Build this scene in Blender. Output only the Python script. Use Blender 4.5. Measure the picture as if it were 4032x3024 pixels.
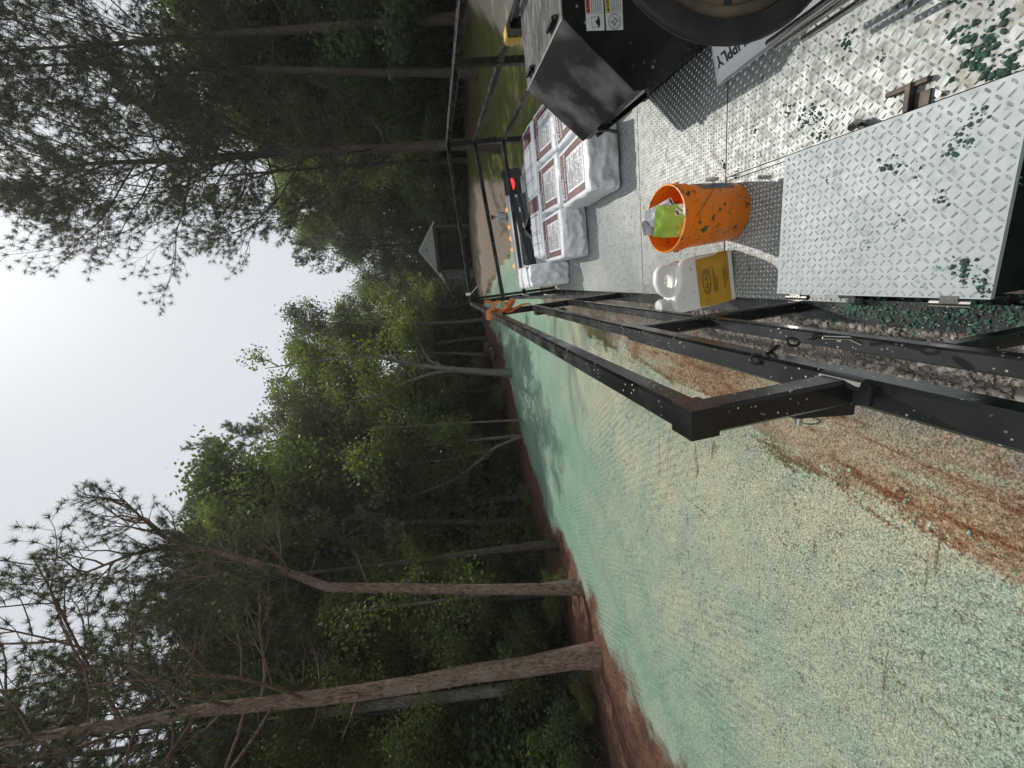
import bpy, bmesh, math, random
import numpy as np
from mathutils import Vector, Matrix, Quaternion

# ------------------------------------------------------------------ scene
for o in list(bpy.data.objects):
    bpy.data.objects.remove(o, do_unlink=True)
SC = bpy.context.scene
COL = SC.collection
R_ = math.radians

# ------------------------------------------------------------------ camera
CAMZ = 2.13
RIGHT = Vector((0.96187, 0.26018, -0.08427))
UPV = Vector((0.07399, 0.04907, 0.99605))
FWD = Vector((-0.26329, 0.96431, -0.02795))
cam_d = bpy.data.cameras.new('camera')
cam = bpy.data.objects.new('camera', cam_d)
COL.objects.link(cam)
cam_d.sensor_fit = 'HORIZONTAL'
cam_d.sensor_width = 36.0
cam_d.lens = 1529.3 / 4032 * 36
cam_d.clip_start = 0.05
cam_d.clip_end = 600
cx, cy, cz = -UPV, RIGHT, -FWD           # the phone was held sideways: world up lies to picture left
cam.matrix_world = Matrix(((cx.x, cy.x, cz.x, 0), (cx.y, cy.y, cz.y, 0), (cx.z, cy.z, cz.z, CAMZ), (0, 0, 0, 1)))
SC.camera = cam

# ------------------------------------------------------------------ sky and sun
SUN_AZ, SUN_EL = R_(14.0), R_(56.0)
SUN_DIR = Vector((math.sin(SUN_AZ) * math.cos(SUN_EL), math.cos(SUN_AZ) * math.cos(SUN_EL), math.sin(SUN_EL)))
world = bpy.data.worlds.new('World')
SC.world = world
world.use_nodes = True
wn = world.node_tree
wn.nodes.clear()
sky = wn.nodes.new('ShaderNodeTexSky')
sky.sky_type = 'NISHITA'
sky.sun_disc = False
sky.sun_elevation = SUN_EL
sky.sun_rotation = SUN_AZ
sky.air_density = 1.0
sky.dust_density = 3.0
sky.ozone_density = 1.0
hs = wn.nodes.new('ShaderNodeHueSaturation')
hs.inputs['Saturation'].default_value = 0.28
bg = wn.nodes.new('ShaderNodeBackground')
bg.inputs['Strength'].default_value = 0.05
wo = wn.nodes.new('ShaderNodeOutputWorld')
wn.links.new(sky.outputs[0], hs.inputs['Color'])
wn.links.new(hs.outputs[0], bg.inputs['Color'])
veil = wn.nodes.new('ShaderNodeBackground')        # thin even cloud over the whole sky
veil.inputs['Color'].default_value = (0.785, 0.83, 0.885, 1)
veil.inputs['Strength'].default_value = 0.90
wmix = wn.nodes.new('ShaderNodeMixShader')
wmix.inputs[0].default_value = 0.74
wn.links.new(bg.outputs[0], wmix.inputs[1])
wn.links.new(veil.outputs[0], wmix.inputs[2])
wn.links.new(wmix.outputs[0], wo.inputs['Surface'])

sun_d = bpy.data.lights.new('sun', 'SUN')
sun_d.energy = 2.5
sun_d.angle = R_(0.9)
sun_d.color = (1.0, 0.94, 0.86)
sun = bpy.data.objects.new('sun', sun_d)
COL.objects.link(sun)
sun.rotation_euler = SUN_DIR.to_track_quat('Z', 'Y').to_euler()

vs = SC.view_settings
vs.view_transform = 'Standard'
vs.look = 'None'
vs.exposure = 0.25
vs.gamma = 1.0
vs.use_curve_mapping = False
SC.render.engine = 'CYCLES'

# ------------------------------------------------------------------ helpers
def tag(o, label=None, cat=None, group=None, kind=None):
    if label: o['label'] = label
    if cat: o['category'] = cat
    if group: o['group'] = group
    if kind: o['kind'] = kind
    return o

# trailer frame (deck plane z = 0, camera 1.5 m above it) -> world
TM = Matrix(((0.99864, 0, -0.052135, 0), (-0.007445, 0.98975, -0.142607, 0), (0.0516, 0.142801, 0.988405, 0), (0, 0, 0, 1)))
TM = Matrix.Translation((0, 0, CAMZ)) @ TM @ Matrix.Translation((0, 0, -1.5))

def empty(name, mw=None):
    o = bpy.data.objects.new(name, None)
    o.empty_display_size = 0.1
    COL.objects.link(o)
    if mw is not None: o.matrix_world = mw
    return o

class MB:
    """collects faces; build() links them as one mesh object"""
    def __init__(s): s.v = []; s.f = []; s.m = []
    def add(s, verts, faces, mi=0):
        n = len(s.v)
        s.v += [tuple(p) for p in verts]
        s.f += [tuple(i + n for i in f) for f in faces]
        s.m += [mi] * len(faces)
        return s
    def box(s, x0, x1, y0, y1, z0, z1, mi=0, M=None):
        p = [Vector((x, y, z)) for z in (z0, z1) for y in (y0, y1) for x in (x0, x1)]
        if M: p = [M @ q for q in p]
        return s.add(p, [(0, 2, 3, 1), (4, 5, 7, 6), (0, 1, 5, 4), (2, 6, 7, 3), (0, 4, 6, 2), (1, 3, 7, 5)], mi)
    def bar(s, a, b, w, h=None, mi=0, up=(0, 0, 1), bev=0.0):
        """square tube from a to b with small bevelled edges"""
        h = h or w
        a, b = Vector(a), Vector(b); d = (b - a).normalized(); up = Vector(up)
        if abs(d.dot(up)) > .95: up = Vector((0, 1, 0))
        x = d.cross(up).normalized(); y = x.cross(d).normalized()
        bv = bev or min(w, h) * .12
        sec = [(w/2 - bv, h/2), (w/2, h/2 - bv), (w/2, -h/2 + bv), (w/2 - bv, -h/2), (-w/2 + bv, -h/2), (-w/2, -h/2 + bv), (-w/2, h/2 - bv), (-w/2 + bv, h/2)]
        vs_ = [p + x * i + y * j for p in (a, b) for i, j in sec]
        n = 8
        fs = [(i, (i + 1) % n, n + (i + 1) % n, n + i) for i in range(n)] + [tuple(range(n - 1, -1, -1)), tuple(range(n, 2 * n))]
        return s.add(vs_, fs, mi)
    def tube(s, pts, r, n=8, mi=0, cap=True, closed=False):
        pts = [Vector(p) for p in pts]
        rs = r if isinstance(r, (list, tuple)) else [r] * len(pts)
        vs_ = []; ref = None
        for i, p in enumerate(pts):
            if closed: d = pts[(i + 1) % len(pts)] - pts[i - 1]
            else: d = pts[min(i + 1, len(pts) - 1)] - pts[max(i - 1, 0)]
            d.normalize()
            if ref is None:
                ref = Vector((0, 0, 1)) if abs(d.z) < .9 else Vector((1, 0, 0))
            x = ref - d * ref.dot(d)
            if x.length < 1e-5: x = d.orthogonal()
            x.normalize(); ref = x
            y = d.cross(x)
            for k in range(n):
                a = 2 * math.pi * k / n
                vs_.append(p + (x * math.cos(a) + y * math.sin(a)) * rs[i])
        fs = []
        m = len(pts)
        for i in range(m if closed else m - 1):
            j = (i + 1) % m
            for k in range(n):
                k2 = (k + 1) % n
                fs.append((i * n + k, i * n + k2, j * n + k2, j * n + k))
        if cap and not closed:
            fs.append(tuple(range(n - 1, -1, -1))); fs.append(tuple((m - 1) * n + k for k in range(n)))
        return s.add(vs_, fs, mi)
    def lathe(s, prof, n=32, c=(0, 0, 0), mi=0, mis=None):
        vs_ = [(c[0] + r * math.cos(2 * math.pi * k / n), c[1] + r * math.sin(2 * math.pi * k / n), c[2] + z) for r, z in prof for k in range(n)]
        for i in range(len(prof) - 1):
            pass
        fs = [(i * n + k, i * n + (k + 1) % n, (i + 1) * n + (k + 1) % n, (i + 1) * n + k) for i in range(len(prof) - 1) for k in range(n)]
        return s.add(vs_, fs, mi)
    def prism(s, poly, axis, a, b, mi=0):
        """poly of 2-d points extruded along axis between a and b"""
        def P(u, v, w):
            return {'x': (w, u, v), 'y': (u, w, v), 'z': (u, v, w)}[axis]
        n = len(poly)
        vs_ = [P(u, v, w) for w in (a, b) for u, v in poly]
        fs = [(i, (i + 1) % n, n + (i + 1) % n, n + i) for i in range(n)] + [tuple(range(n - 1, -1, -1)), tuple(range(n, 2 * n))]
        return s.add(vs_, fs, mi)
    def build(s, name, mats, parent=None, mw=None, smooth=False, local=None, fixn=True):
        me = bpy.data.meshes.new(name)
        me.from_pydata(s.v, [], s.f)
        if not isinstance(mats, (list, tuple)): mats = [mats]
        for m in mats: me.materials.append(m)
        if len(mats) > 1: me.polygons.foreach_set('material_index', s.m)
        if fixn:
            b = bmesh.new(); b.from_mesh(me); bmesh.ops.recalc_face_normals(b, faces=b.faces); b.to_mesh(me); b.free()
        if smooth: me.polygons.foreach_set('use_smooth', [True] * len(me.polygons))
        me.update()
        return link(name, me, parent, mw, local)

def link(name, me, parent=None, mw=None, local=None):
    o = bpy.data.objects.new(name, me)
    COL.objects.link(o)
    if parent is not None: o.parent = parent
    if mw is not None: o.matrix_world = mw
    if local is not None: o.matrix_local = local
    return o

def autosmooth(o, ang=35):
    me = o.data
    me.polygons.foreach_set('use_smooth', [True] * len(me.polygons))
    b = bmesh.new(); b.from_mesh(me)
    for e in b.edges:
        if len(e.link_faces) == 2 and e.calc_face_angle(0) > R_(ang): e.smooth = False
    b.to_mesh(me); b.free()
    return o

def quads_mesh(name, V, nper, mats, attr=None, midx=None):
    """V: (N*nper,3) verts, every nper verts one face; attr: per-face float 'rnd'"""
    N = len(V) // nper
    me = bpy.data.meshes.new(name)
    me.vertices.add(len(V)); me.vertices.foreach_set('co', np.asarray(V, np.float32).ravel())
    me.loops.add(N * nper); me.loops.foreach_set('vertex_index', np.arange(N * nper, dtype=np.int32))
    me.polygons.add(N)
    me.polygons.foreach_set('loop_start', np.arange(0, N * nper, nper, dtype=np.int32))
    try: me.polygons.foreach_set('loop_total', np.full(N, nper, dtype=np.int32))
    except Exception: pass
    for m in mats: me.materials.append(m)
    if midx is not None: me.polygons.foreach_set('material_index', np.asarray(midx, np.int32))
    if attr is not None:
        a = me.attributes.new('rnd', 'FLOAT', 'FACE'); a.data.foreach_set('value', np.asarray(attr, np.float32))
    me.update(calc_edges=True); me.validate()
    return me

# value noise -----------------------------------------------------------
_rs = np.random.RandomState(7)
_tab = _rs.rand(256, 256)
def vnoise(x, y):
    x = np.asarray(x, float); y = np.asarray(y, float)
    xi = np.floor(x).astype(int); yi = np.floor(y).astype(int); fx = x - xi; fy = y - yi
    fx = fx * fx * (3 - 2 * fx); fy = fy * fy * (3 - 2 * fy)
    a = _tab[xi & 255, yi & 255]; b = _tab[(xi + 1) & 255, yi & 255]; c = _tab[xi & 255, (yi + 1) & 255]; d = _tab[(xi + 1) & 255, (yi + 1) & 255]
    return (a * (1 - fx) + b * fx) * (1 - fy) + (c * (1 - fx) + d * fx) * fy
def fbm(x, y, o=4):
    s = 0; a = .5; t = 0
    for i in range(o):
        s = s + a * vnoise(x * 2 ** i + 17.3 * i, y * 2 ** i + 9.1 * i); t += a; a *= .5
    return s / t

# materials --------------------------------------------------------------
class NT:
    def __init__(s, name):
        s.m = bpy.data.materials.new(name); s.m.use_nodes = True
        s.t = s.m.node_tree; s.n = s.t.nodes; s.n.clear()
        s.out = s.n.new('ShaderNodeOutputMaterial'); s.p = s.n.new('ShaderNodeBsdfPrincipled')
        s.t.links.new(s.p.outputs[0], s.out.inputs['Surface'])
        s.tc = s.n.new('ShaderNodeTexCoord')
    def L(s, a, b): s.t.links.new(a, b)
    def noise(s, scale, detail=3, rough=.55, coord=None, dist=0, vec=None):
        n = s.n.new('ShaderNodeTexNoise'); n.inputs['Scale'].default_value = scale; n.inputs['Detail'].default_value = detail
        n.inputs['Roughness'].default_value = rough; n.inputs['Distortion'].default_value = dist
        s.L(vec if vec is not None else s.tc.outputs[coord or 'Object'], n.inputs['Vector']); return n.outputs['Fac']
    def voro(s, scale, feature='F1', out='Distance', vec=None, rnd=1.0):
        n = s.n.new('ShaderNodeTexVoronoi'); n.inputs['Scale'].default_value = scale; n.feature = feature
        n.inputs['Randomness'].default_value = rnd
        s.L(vec if vec is not None else s.tc.outputs['Object'], n.inputs['Vector']); return n.outputs[out]
    def mapv(s, sx=1, sy=1, sz=1, rot=(0, 0, 0)):
        n = s.n.new('ShaderNodeMapping'); n.inputs['Scale'].default_value = (sx, sy, sz); n.inputs['Rotation'].default_value = rot
        s.L(s.tc.outputs['Object'], n.inputs['Vector']); return n.outputs[0]
    def ramp(s, fac, a, b, ca=0.0, cb=1.0):
        n = s.n.new('ShaderNodeMapRange'); n.inputs['From Min'].default_value = a; n.inputs['From Max'].default_value = b
        n.inputs['To Min'].default_value = ca; n.inputs['To Max'].default_value = cb
        s.L(fac, n.inputs['Value']); return n.outputs[0]
    def mix(s, fac, a, b, mode='MIX'):
        n = s.n.new('ShaderNodeMix'); n.data_type = 'RGBA'; n.blend_type = mode
        for sock, val in ((n.inputs[0], fac), (n.inputs[6], a), (n.inputs[7], b)):
            if isinstance(val, (int, float)): sock.default_value = val
            elif isinstance(val, (tuple, list)): sock.default_value = (*val, 1) if len(val) == 3 else val
            else: s.L(val, sock)
        return n.outputs[2]
    def math(s, op, a, b=None):
        n = s.n.new('ShaderNodeMath'); n.operation = op
        for sock, val in ((n.inputs[0], a), (n.inputs[1], b)):
            if val is None: continue
            if isinstance(val, (int, float)): sock.default_value = val
            else: s.L(val, sock)
        return n.outputs[0]
    def attr(s, name, out='Color'):
        n = s.n.new('ShaderNodeAttribute'); n.attribute_name = name; return n.outputs[out]
    def sep(s, c):
        n = s.n.new('ShaderNodeSeparateColor'); s.L(c, n.inputs[0]); return n.outputs
    def bump(s, h, strength=.5, dist=.01):
        n = s.n.new('ShaderNodeBump'); n.inputs['Strength'].default_value = strength; n.inputs['Distance'].default_value = dist
        s.L(h, n.inputs['Height']); s.L(n.outputs[0], s.p.inputs['Normal']); return n
    def set(s, color=None, rough=None, metal=None, spec=None, coat=None):
        for k, val in (('Base Color', color), ('Roughness', rough), ('Metallic', metal), ('Specular IOR Level', spec), ('Coat Weight', coat)):
            if val is None: continue
            if isinstance(val, (int, float)): s.p.inputs[k].default_value = val
            elif isinstance(val, (tuple, list)): s.p.inputs[k].default_value = (*val, 1)
            else: s.L(val, s.p.inputs[k])
        return s

def simple(name, c, c2=None, rough=.6, metal=0.0, scale=12, bump=0.0, bscale=60, bdist=.004, spec=None, lo=.35, hi=.65, specks=None, speck_scale=60, speck_t=.12):
    t = NT(name)
    col = c
    if c2 is not None: col = t.mix(t.ramp(t.noise(scale, 4), lo, hi), c, c2)
    if specks is not None:
        v = t.voro(speck_scale); k = t.noise(speck_scale * .18, 2)
        f = t.math('MULTIPLY', t.ramp(v, speck_t, speck_t * .6), t.ramp(k, .5, .62))
        col = t.mix(f, col, specks)
    t.set(col, rough, metal, spec)
    if bump: t.bump(t.noise(bscale, 4), bump, bdist)
    return t.m
# ------------------------------------------------------------------ ground
CTRL = np.array([(0.0,-1.0,0.0),(0.0,2.0,0.06),(0.8,5.0,0.33),(-1.5,1.0,-0.05),(-3.0,1.0,-0.1),(-6.0,2.0,-0.06),(-3.0,5.0,0.15),(1.5,2.0,0.1),(3.0,0.0,0.1),(8.0,2.0,0.5),(-2.0,-4.0,-0.1),(4.0,-4.0,0.0),(-7.0,-2.0,-0.1),(2.0,12.0,0.35),(0.5,9.0,0.4),(5.0,11.0,0.55),(-7.872,4.362,0.041),(-8.548,6.924,0.338),(-8.509,8.882,0.329),(-10.267,13.55,0.637),(-4.973,20.403,1.522),(-2.913,29.858,2.853),(3.096,21.781,0.5),(3.519,24.751,0.65),(1.056,37.985,3.85),(4.975,37.673,3.716),(8.444,28.787,2.865),(10.402,23.829,2.653),(-25.0,8.0,0.8),(-22.0,20.0,1.2),(-12.0,32.0,2.2),(-30.0,45.0,4.0),(10.0,60.0,5.0),(40.0,50.0,4.0),(40.0,10.0,2.5),(80.0,80.0,7.0),(-80.0,80.0,7.0),(-80.0,0.0,3.0),(80.0,0.0,4.0),(0.0,120.0,9.0),(0.0,-60.0,-1.0),(-60.0,-60.0,-1.0),(60.0,-60.0,1.0)])
_n = len(CTRL)
_r = np.hypot(CTRL[:, None, 0] - CTRL[None, :, 0], CTRL[:, None, 1] - CTRL[None, :, 1])
_A = np.zeros((_n + 3, _n + 3)); _A[:_n, :_n] = -_r + .3 * np.eye(_n); _A[:_n, _n] = 1; _A[:_n, _n + 1:] = CTRL[:, :2]; _A[_n:, :_n] = _A[:_n, _n:].T
_w = np.linalg.solve(_A, np.r_[CTRL[:, 2], 0, 0, 0])
def TZ(x, y):
    x = np.asarray(x, float); y = np.asarray(y, float)
    s = _w[_n] + _w[_n + 1] * x + _w[_n + 2] * y
    for i in range(_n): s = s - _w[i] * np.sqrt((x - CTRL[i, 0]) ** 2 + (y - CTRL[i, 1]) ** 2 + .6)
    return s
def gz(x, y): return float(TZ(x, y))

def segdist(x, y, poly, closed=False):
    """distance to a polyline"""
    d = np.full(np.shape(x), 1e9)
    n = len(poly)
    for i in range(n if closed else n - 1):
        ax, ay = poly[i]; bx, by = poly[(i + 1) % n]
        l2 = (bx - ax) ** 2 + (by - ay) ** 2
        t = np.clip(((x - ax) * (bx - ax) + (y - ay) * (by - ay)) / l2, 0, 1)
        d = np.minimum(d, np.hypot(x - ax - t * (bx - ax), y - ay - t * (by - ay)))
    return d
def inside(x, y, poly):
    c = np.zeros(np.shape(x), bool); n = len(poly); j = n - 1
    for i in range(n):
        xi, yi = poly[i]; xj, yj = poly[j]
        c ^= ((yi > y) != (yj > y)) & (x < (xj - xi) * (y - yi) / (yj - yi + 1e-12) + xi)
        j = i
    return c
def sdf(x, y, poly):
    d = segdist(x, y, poly, True)
    return np.where(inside(x, y, poly), d, -d)
def sm(v, a, b):
    t = np.clip((v - a) / (b - a), 0, 1); return t * t * (3 - 2 * t)

WOODS = [(-6.2, -6), (-6.9, 1), (-7.78, 4.31), (-8.28, 5.51), (-8.16, 6.14), (-8.42, 7.92), (-8.86, 9.85), (-10.2, 13.47), (-8.67, 17.68), (-7.25, 21.57), (-5.01, 24.6), (-3.01, 30.84)]
SEEDED = WOODS + [(-1.5, 31), (0.6, 26.5), (1.6, 23), (1.4, 16), (-1.05, 13), (-1.1, 9), (-1.15, 6.6), (-1.3, 4.8), (-1.35, 3.6), (-1.4, 2.84), (-1.5, 2.2), (-1.55, 1.6), (-1.65, 1.2), (-1.8, -6)]
RICH = WOODS + [(-1.5, 31), (0.6, 26.5), (1.6, 23), (1.4, 16), (-1.6, 10.5), (-2.2, 7.5), (-3.0, 6.3), (-3.6, 5.2), (-3.9, 4.2), (-3.3, 3.0), (-2.9, 2.0), (-2.6, 1.4), (-2.6, -6)]
DRIVE = [(-1.9, 39), (-1.6, 31.5), (0.5, 26.8), (1.7, 23), (1.7, 14), (-1.0, 13), (-1.2, 5), (-1.5, 1), (-1.6, -6), (2.8, -6), (3.0, 9), (4.0, 16), (5.2, 24), (6.6, 30), (7.4, 39)]
GRAVEL = [(-1.05, -6), (-.98, 1.0), (-.85, 2.5), (-.6, 6), (-.3, 12), (2.6, 12), (2.2, -6)]
PAD = [(6.0, 12.0), (6.2, 13.0), (7.9, 15.76), (10.16, 18.83), (12.2, 21.2), (18, 22), (19, 12), (12, 8)]
PATH = [(13.5, 27.2), (12.17, 27.9), (10.0, 28.9), (8.2, 28.2), (8.3, 25.4), (9.3, 24.7), (10.6, 24.2), (13.5, 24.4)]

def axis(dense0, dense1, step, lo, hi, g=1.12):
    a = list(np.arange(dense0, dense1, step))
    s = step; p = a[-1]
    while p < hi: s = min(s * g, 6); p += s; a.append(p)
    s = step; p = a[0]; b = []
    while p > lo: s = min(s * g, 6); p -= s; b.append(p)
    return np.array(b[::-1] + a)
gx = axis(-8.6, -0.2, .034, -150, 150, 1.045)
gy = axis(0.6, 8.0, .034, -70, 190, 1.045)
X, Y = np.meshgrid(gx, gy)
Z = TZ(X, Y)
dist = np.hypot(X, Y)
near = np.clip(1 - (dist - 7) / 6, 0, 1)
sd_seed = sdf(X, Y, SEEDED); sd_rich = sdf(X, Y, RICH); sd_grav = sdf(X, Y, GRAVEL); sd_drive = sdf(X, Y, DRIVE)
wob = (fbm(X * .9, Y * .9) - .5) * 1.1 + (fbm(X * 4, Y * 4) - .5) * .5
seed = sm(sd_seed + wob * .55, -.18, .18)
wd_ = segdist(X, Y, WOODS)
wob2 = (fbm(X * .35 + 5, Y * .35, 3) - .5) * 2
rich = .62 * sm(sd_rich + wob2 * .8 + wob * .25, -1.2, 2.2) + .30 * sm(wd_ + wob2 * 1.0, 3.6, .8) + .30 * sm(Y + wob2 * 2, 6, 12) + .22 * sm(np.abs(wd_ - 4.4 + wob2 * 1.0), .9, .1)  # last term: band along the wood, undulation shading put into the mask
rich = np.clip(rich, 0, 1)
grav = sm(sd_grav + wob * .5, -.25, .25)
drive = sm(sd_drive + wob * .5, -.2, .2)
woodsd = segdist(X, Y, WOODS)
wood_in = np.where(inside(X, Y, [(-150, -60)] + WOODS + [(-3, 200), (-150, 200)]), woodsd, -woodsd)
litter = sm(wood_in + wob * 1.5 + .6, -.35, .45)
pad = sm(sdf(X, Y, PAD) + wob * .1, -.1, .1)
path = sm(sdf(X, Y, PATH) + wob * .5, -.3, .4)
# relief: mulch lumps, tool marks, ruts
lump = (fbm(X * 11, Y * 11, 3) - .5) * .030 + (fbm(X * 30, Y * 30, 2) - .5) * .016
furrow = (fbm((X * .5 + Y * .86) * 7, (X * .86 - Y * .5) * 1.1, 3) - .5) * .055
big = (fbm(X * .55, Y * .55, 3) - .5) * .16
rut = -0.05 * np.exp(-((X + 4.6 + .08 * Y + .3 * np.sin(Y * .5)) / .28) ** 2) - 0.05 * np.exp(-((X + 6.3 + .06 * Y) / .3) ** 2)
Z = Z + near * (lump * (.5 + .5 * seed) + furrow * seed) + (big * .5 + rut * seed) * np.clip((np.abs(X + .3) - 1.2), 0, 1) * np.clip(1 - (dist - 30) / 20, 0, 1)
Z = Z + litter * .10 * sm(wood_in, -.3, .5) + litter * (fbm(X * 2.2, Y * 2.2, 3) - .5) * .18
Z = Z + pad * .06
nx, ny = len(gx), len(gy)
me = bpy.data.meshes.new('ground')
V = np.stack([X.ravel(), Y.ravel(), Z.ravel()], 1)
i0 = (np.arange(ny - 1)[:, None] * nx + np.arange(nx - 1)[None]).ravel()
F = np.stack([i0, i0 + 1, i0 + nx + 1, i0 + nx], 1)
me.vertices.add(len(V)); me.vertices.foreach_set('co', V.astype(np.float32).ravel())
me.loops.add(F.size); me.loops.foreach_set('vertex_index', F.astype(np.int32).ravel())
me.polygons.add(len(F)); me.polygons.foreach_set('loop_start', np.arange(0, F.size, 4, dtype=np.int32))
try: me.polygons.foreach_set('loop_total', np.full(len(F), 4, dtype=np.int32))
except Exception: pass
me.polygons.foreach_set('use_smooth', np.ones(len(F), bool))
for nm, ch in (('zone', (seed, rich, grav)), ('zonb', (litter, pad, drive)), ('zonc', (path, path, path))):
    a = me.attributes.new(nm, 'FLOAT_COLOR', 'POINT')
    a.data.foreach_set('color', np.stack([c.ravel() for c in ch] + [np.ones(X.size)], 1).astype(np.float32).ravel())
me.update(calc_edges=True)

t = NT('ground')
zr, zg, zb = t.sep(t.attr('zone'))[:3]
lr, lg, lb = t.sep(t.attr('zonb'))[:3]
pr = t.sep(t.attr('zonc'))[0]
n_big = t.noise(1.3, 5); n_mid = t.noise(7, 5, .6); n_fine = t.noise(45, 4, .65); n_grit = t.noise(120, 3, .7)
streak = t.noise(1.0, 6, .65, vec=t.mapv(2.2, 14, 3, (0, 0, R_(-58))))
# red clay soil with pale grit
n_pit = t.noise(62, 2, .5); n_pit2 = t.noise(28, 3, .6, dist=.8)
pit_shade = t.math('MULTIPLY', t.ramp(n_pit2, .40, .30), .8)  # small shadows between mulch lumps, put into the colour and the bump
grain = t.ramp(t.noise(85, 3, .75), .36, .64, .38, 1.38)  # fine light and shade of the lumps, multiplied into the colour
ystreak = t.noise(1.0, 5, .7, vec=t.mapv(9, 1.1, 3, (0, 0, R_(6))), dist=.5)
streak2 = t.noise(1.0, 5, .7, vec=t.mapv(1.5, 16, 3, (0, 0, R_(-20))), dist=.4)
clay = t.mix(t.ramp(n_mid, .38, .62), (.24, .11, .050), (.36, .23, .125))
clay = t.mix(t.ramp(n_fine, .46, .62), clay, (.50, .41, .28))
clay = t.mix(t.ramp(n_big, .46, .60), clay, (.43, .36, .25))
clay = t.mix(t.ramp(ystreak, .52, .62), clay, (.40, .39, .27))
clay = t.mix(t.ramp(ystreak, .46, .36), clay, (.22, .095, .042))
clay = t.mix(t.math('MULTIPLY', pit_shade, .5), clay, (.14, .08, .045))
# thin beige-green mulch
thin = t.mix(t.ramp(n_mid, .3, .7), (.53, .55, .40), (.60, .57, .42))
thin = t.mix(t.ramp(n_big, .42, .62), thin, (.43, .53, .40))
thin = t.mix(t.ramp(n_fine, .55, .70, 0, .6), thin, (.68, .67, .55))
thin = t.mix(t.math('MULTIPLY', pit_shade, .62), thin, (.17, .155, .10))
thin = t.mix(t.ramp(n_grit, .48, .36, 0, .55), thin, (.24, .23, .15))  # shade between the finest grains, mixed into the colour
thin = t.mix(t.ramp(streak2, .40, .30), thin, (.21, .17, .105))
# rich sage-mint mulch
mint = t.mix(t.ramp(n_mid, .3, .7), (.26, .425, .315), (.355, .50, .38))
mint = t.mix(t.ramp(n_big, .35, .65), mint, (.235, .405, .30))
mint = t.mix(t.ramp(n_fine, .55, .70, 0, .5), mint, (.42, .53, .40))
mint = t.mix(t.math('MULTIPLY', pit_shade, .6), mint, (.10, .14, .10))
mint = t.mix(t.ramp(n_grit, .48, .36, 0, .5), mint, (.14, .2, .14))  # same painted grain shade, in green
mint = t.mix(t.ramp(streak2, .38, .28), mint, (.18, .19, .125))
mul = t.mix(t.ramp(t.math('ADD', zg, t.ramp(n_mid, .3, .7, -.15, .15)), .05, 1.0), thin, mint)
sm_ = t.ramp(t.math('ADD', zr, t.math('ADD', t.ramp(n_fine, .3, .7, -.3, .3), t.ramp(ystreak, .3, .7, -.5, .5))), .40, .60)
grass = t.mix(t.ramp(n_mid, .35, .65), (.075, .10, .022), (.12, .13, .035))
grass = t.mix(t.ramp(n_big, .45, .7), grass, (.15, .13, .05))
drv = t.mix(t.ramp(n_mid, .3, .7), (.24, .20, .16), (.33, .27, .21))
drv = t.mix(t.ramp(n_fine, .45, .3), drv, (.14, .11, .085))
base = t.mix(lb, grass, drv)
claymask = t.ramp(t.math('ADD', lb, zr), .3, .6)
nearx = t.n.new('ShaderNodeSeparateXYZ'); t.L(t.tc.outputs['Object'], nearx.inputs[0])
nearm = t.ramp(nearx.outputs[1], 9.0, 5.0)
nearm2 = t.ramp(nearx.outputs[1], 16.0, 7.0)
base = t.mix(t.math('MULTIPLY', nearm, lb), base, clay)
gv = t.mix(t.ramp(n_fine, .35, .65), (.20, .185, .16), (.34, .31, .27))
gv = t.mix(t.ramp(t.voro(55), .25, .05), gv, (.09, .08, .07))
base = t.mix(t.math('MULTIPLY', zb, t.ramp(n_mid, .3, .5)), base, gv)
base = t.mix(t.math('MULTIPLY', pr, .8), base, (.16, .09, .055))
base = t.mix(sm_, base, mul)
lit = t.mix(t.ramp(n_mid, .35, .65), (.105, .052, .033), (.175, .095, .062))
lit = t.mix(t.ramp(n_fine, .58, .68), lit, (.26, .17, .11))
gv_ = t.n.new('ShaderNodeCombineColor')
for k_ in range(3): t.L(grain, gv_.inputs[k_])
base = t.mix(nearm2, base, t.mix(1.0, base, gv_.outputs[0], 'MULTIPLY'))
base = t.mix(lr, base, lit)
base = t.mix(lg, base, t.mix(t.ramp(n_mid, .3, .7), (.42, .36, .28), (.47, .41, .33)))
t.set(base, .92, 0, .15)
rdir = t.n.new('ShaderNodeVectorMath'); rdir.operation = 'DOT_PRODUCT'; rdir.inputs[1].default_value = (.80, .60, 0); t.L(t.tc.outputs['Object'], rdir.inputs[0])
ridge = t.math('SINE', t.math('ADD', t.math('MULTIPLY', rdir.outputs['Value'], 62.0), t.math('MULTIPLY', n_mid, 9.0)))
ridge = t.math('MULTIPLY', ridge, t.ramp(t.noise(.55, 2), .46, .58, 0, .30))
hgt0 = t.math('SUBTRACT', t.math('ADD', t.math('MULTIPLY', n_fine, 1.0), t.math('MULTIPLY', n_grit, .5)), t.math('MULTIPLY', pit_shade, .8))
hgt = t.math('ADD', hgt0, ridge)
t.bump(hgt, .85, .028)
me.materials.append(t.m)
ground = link('ground', me)
tag(ground, kind='structure')

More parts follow.
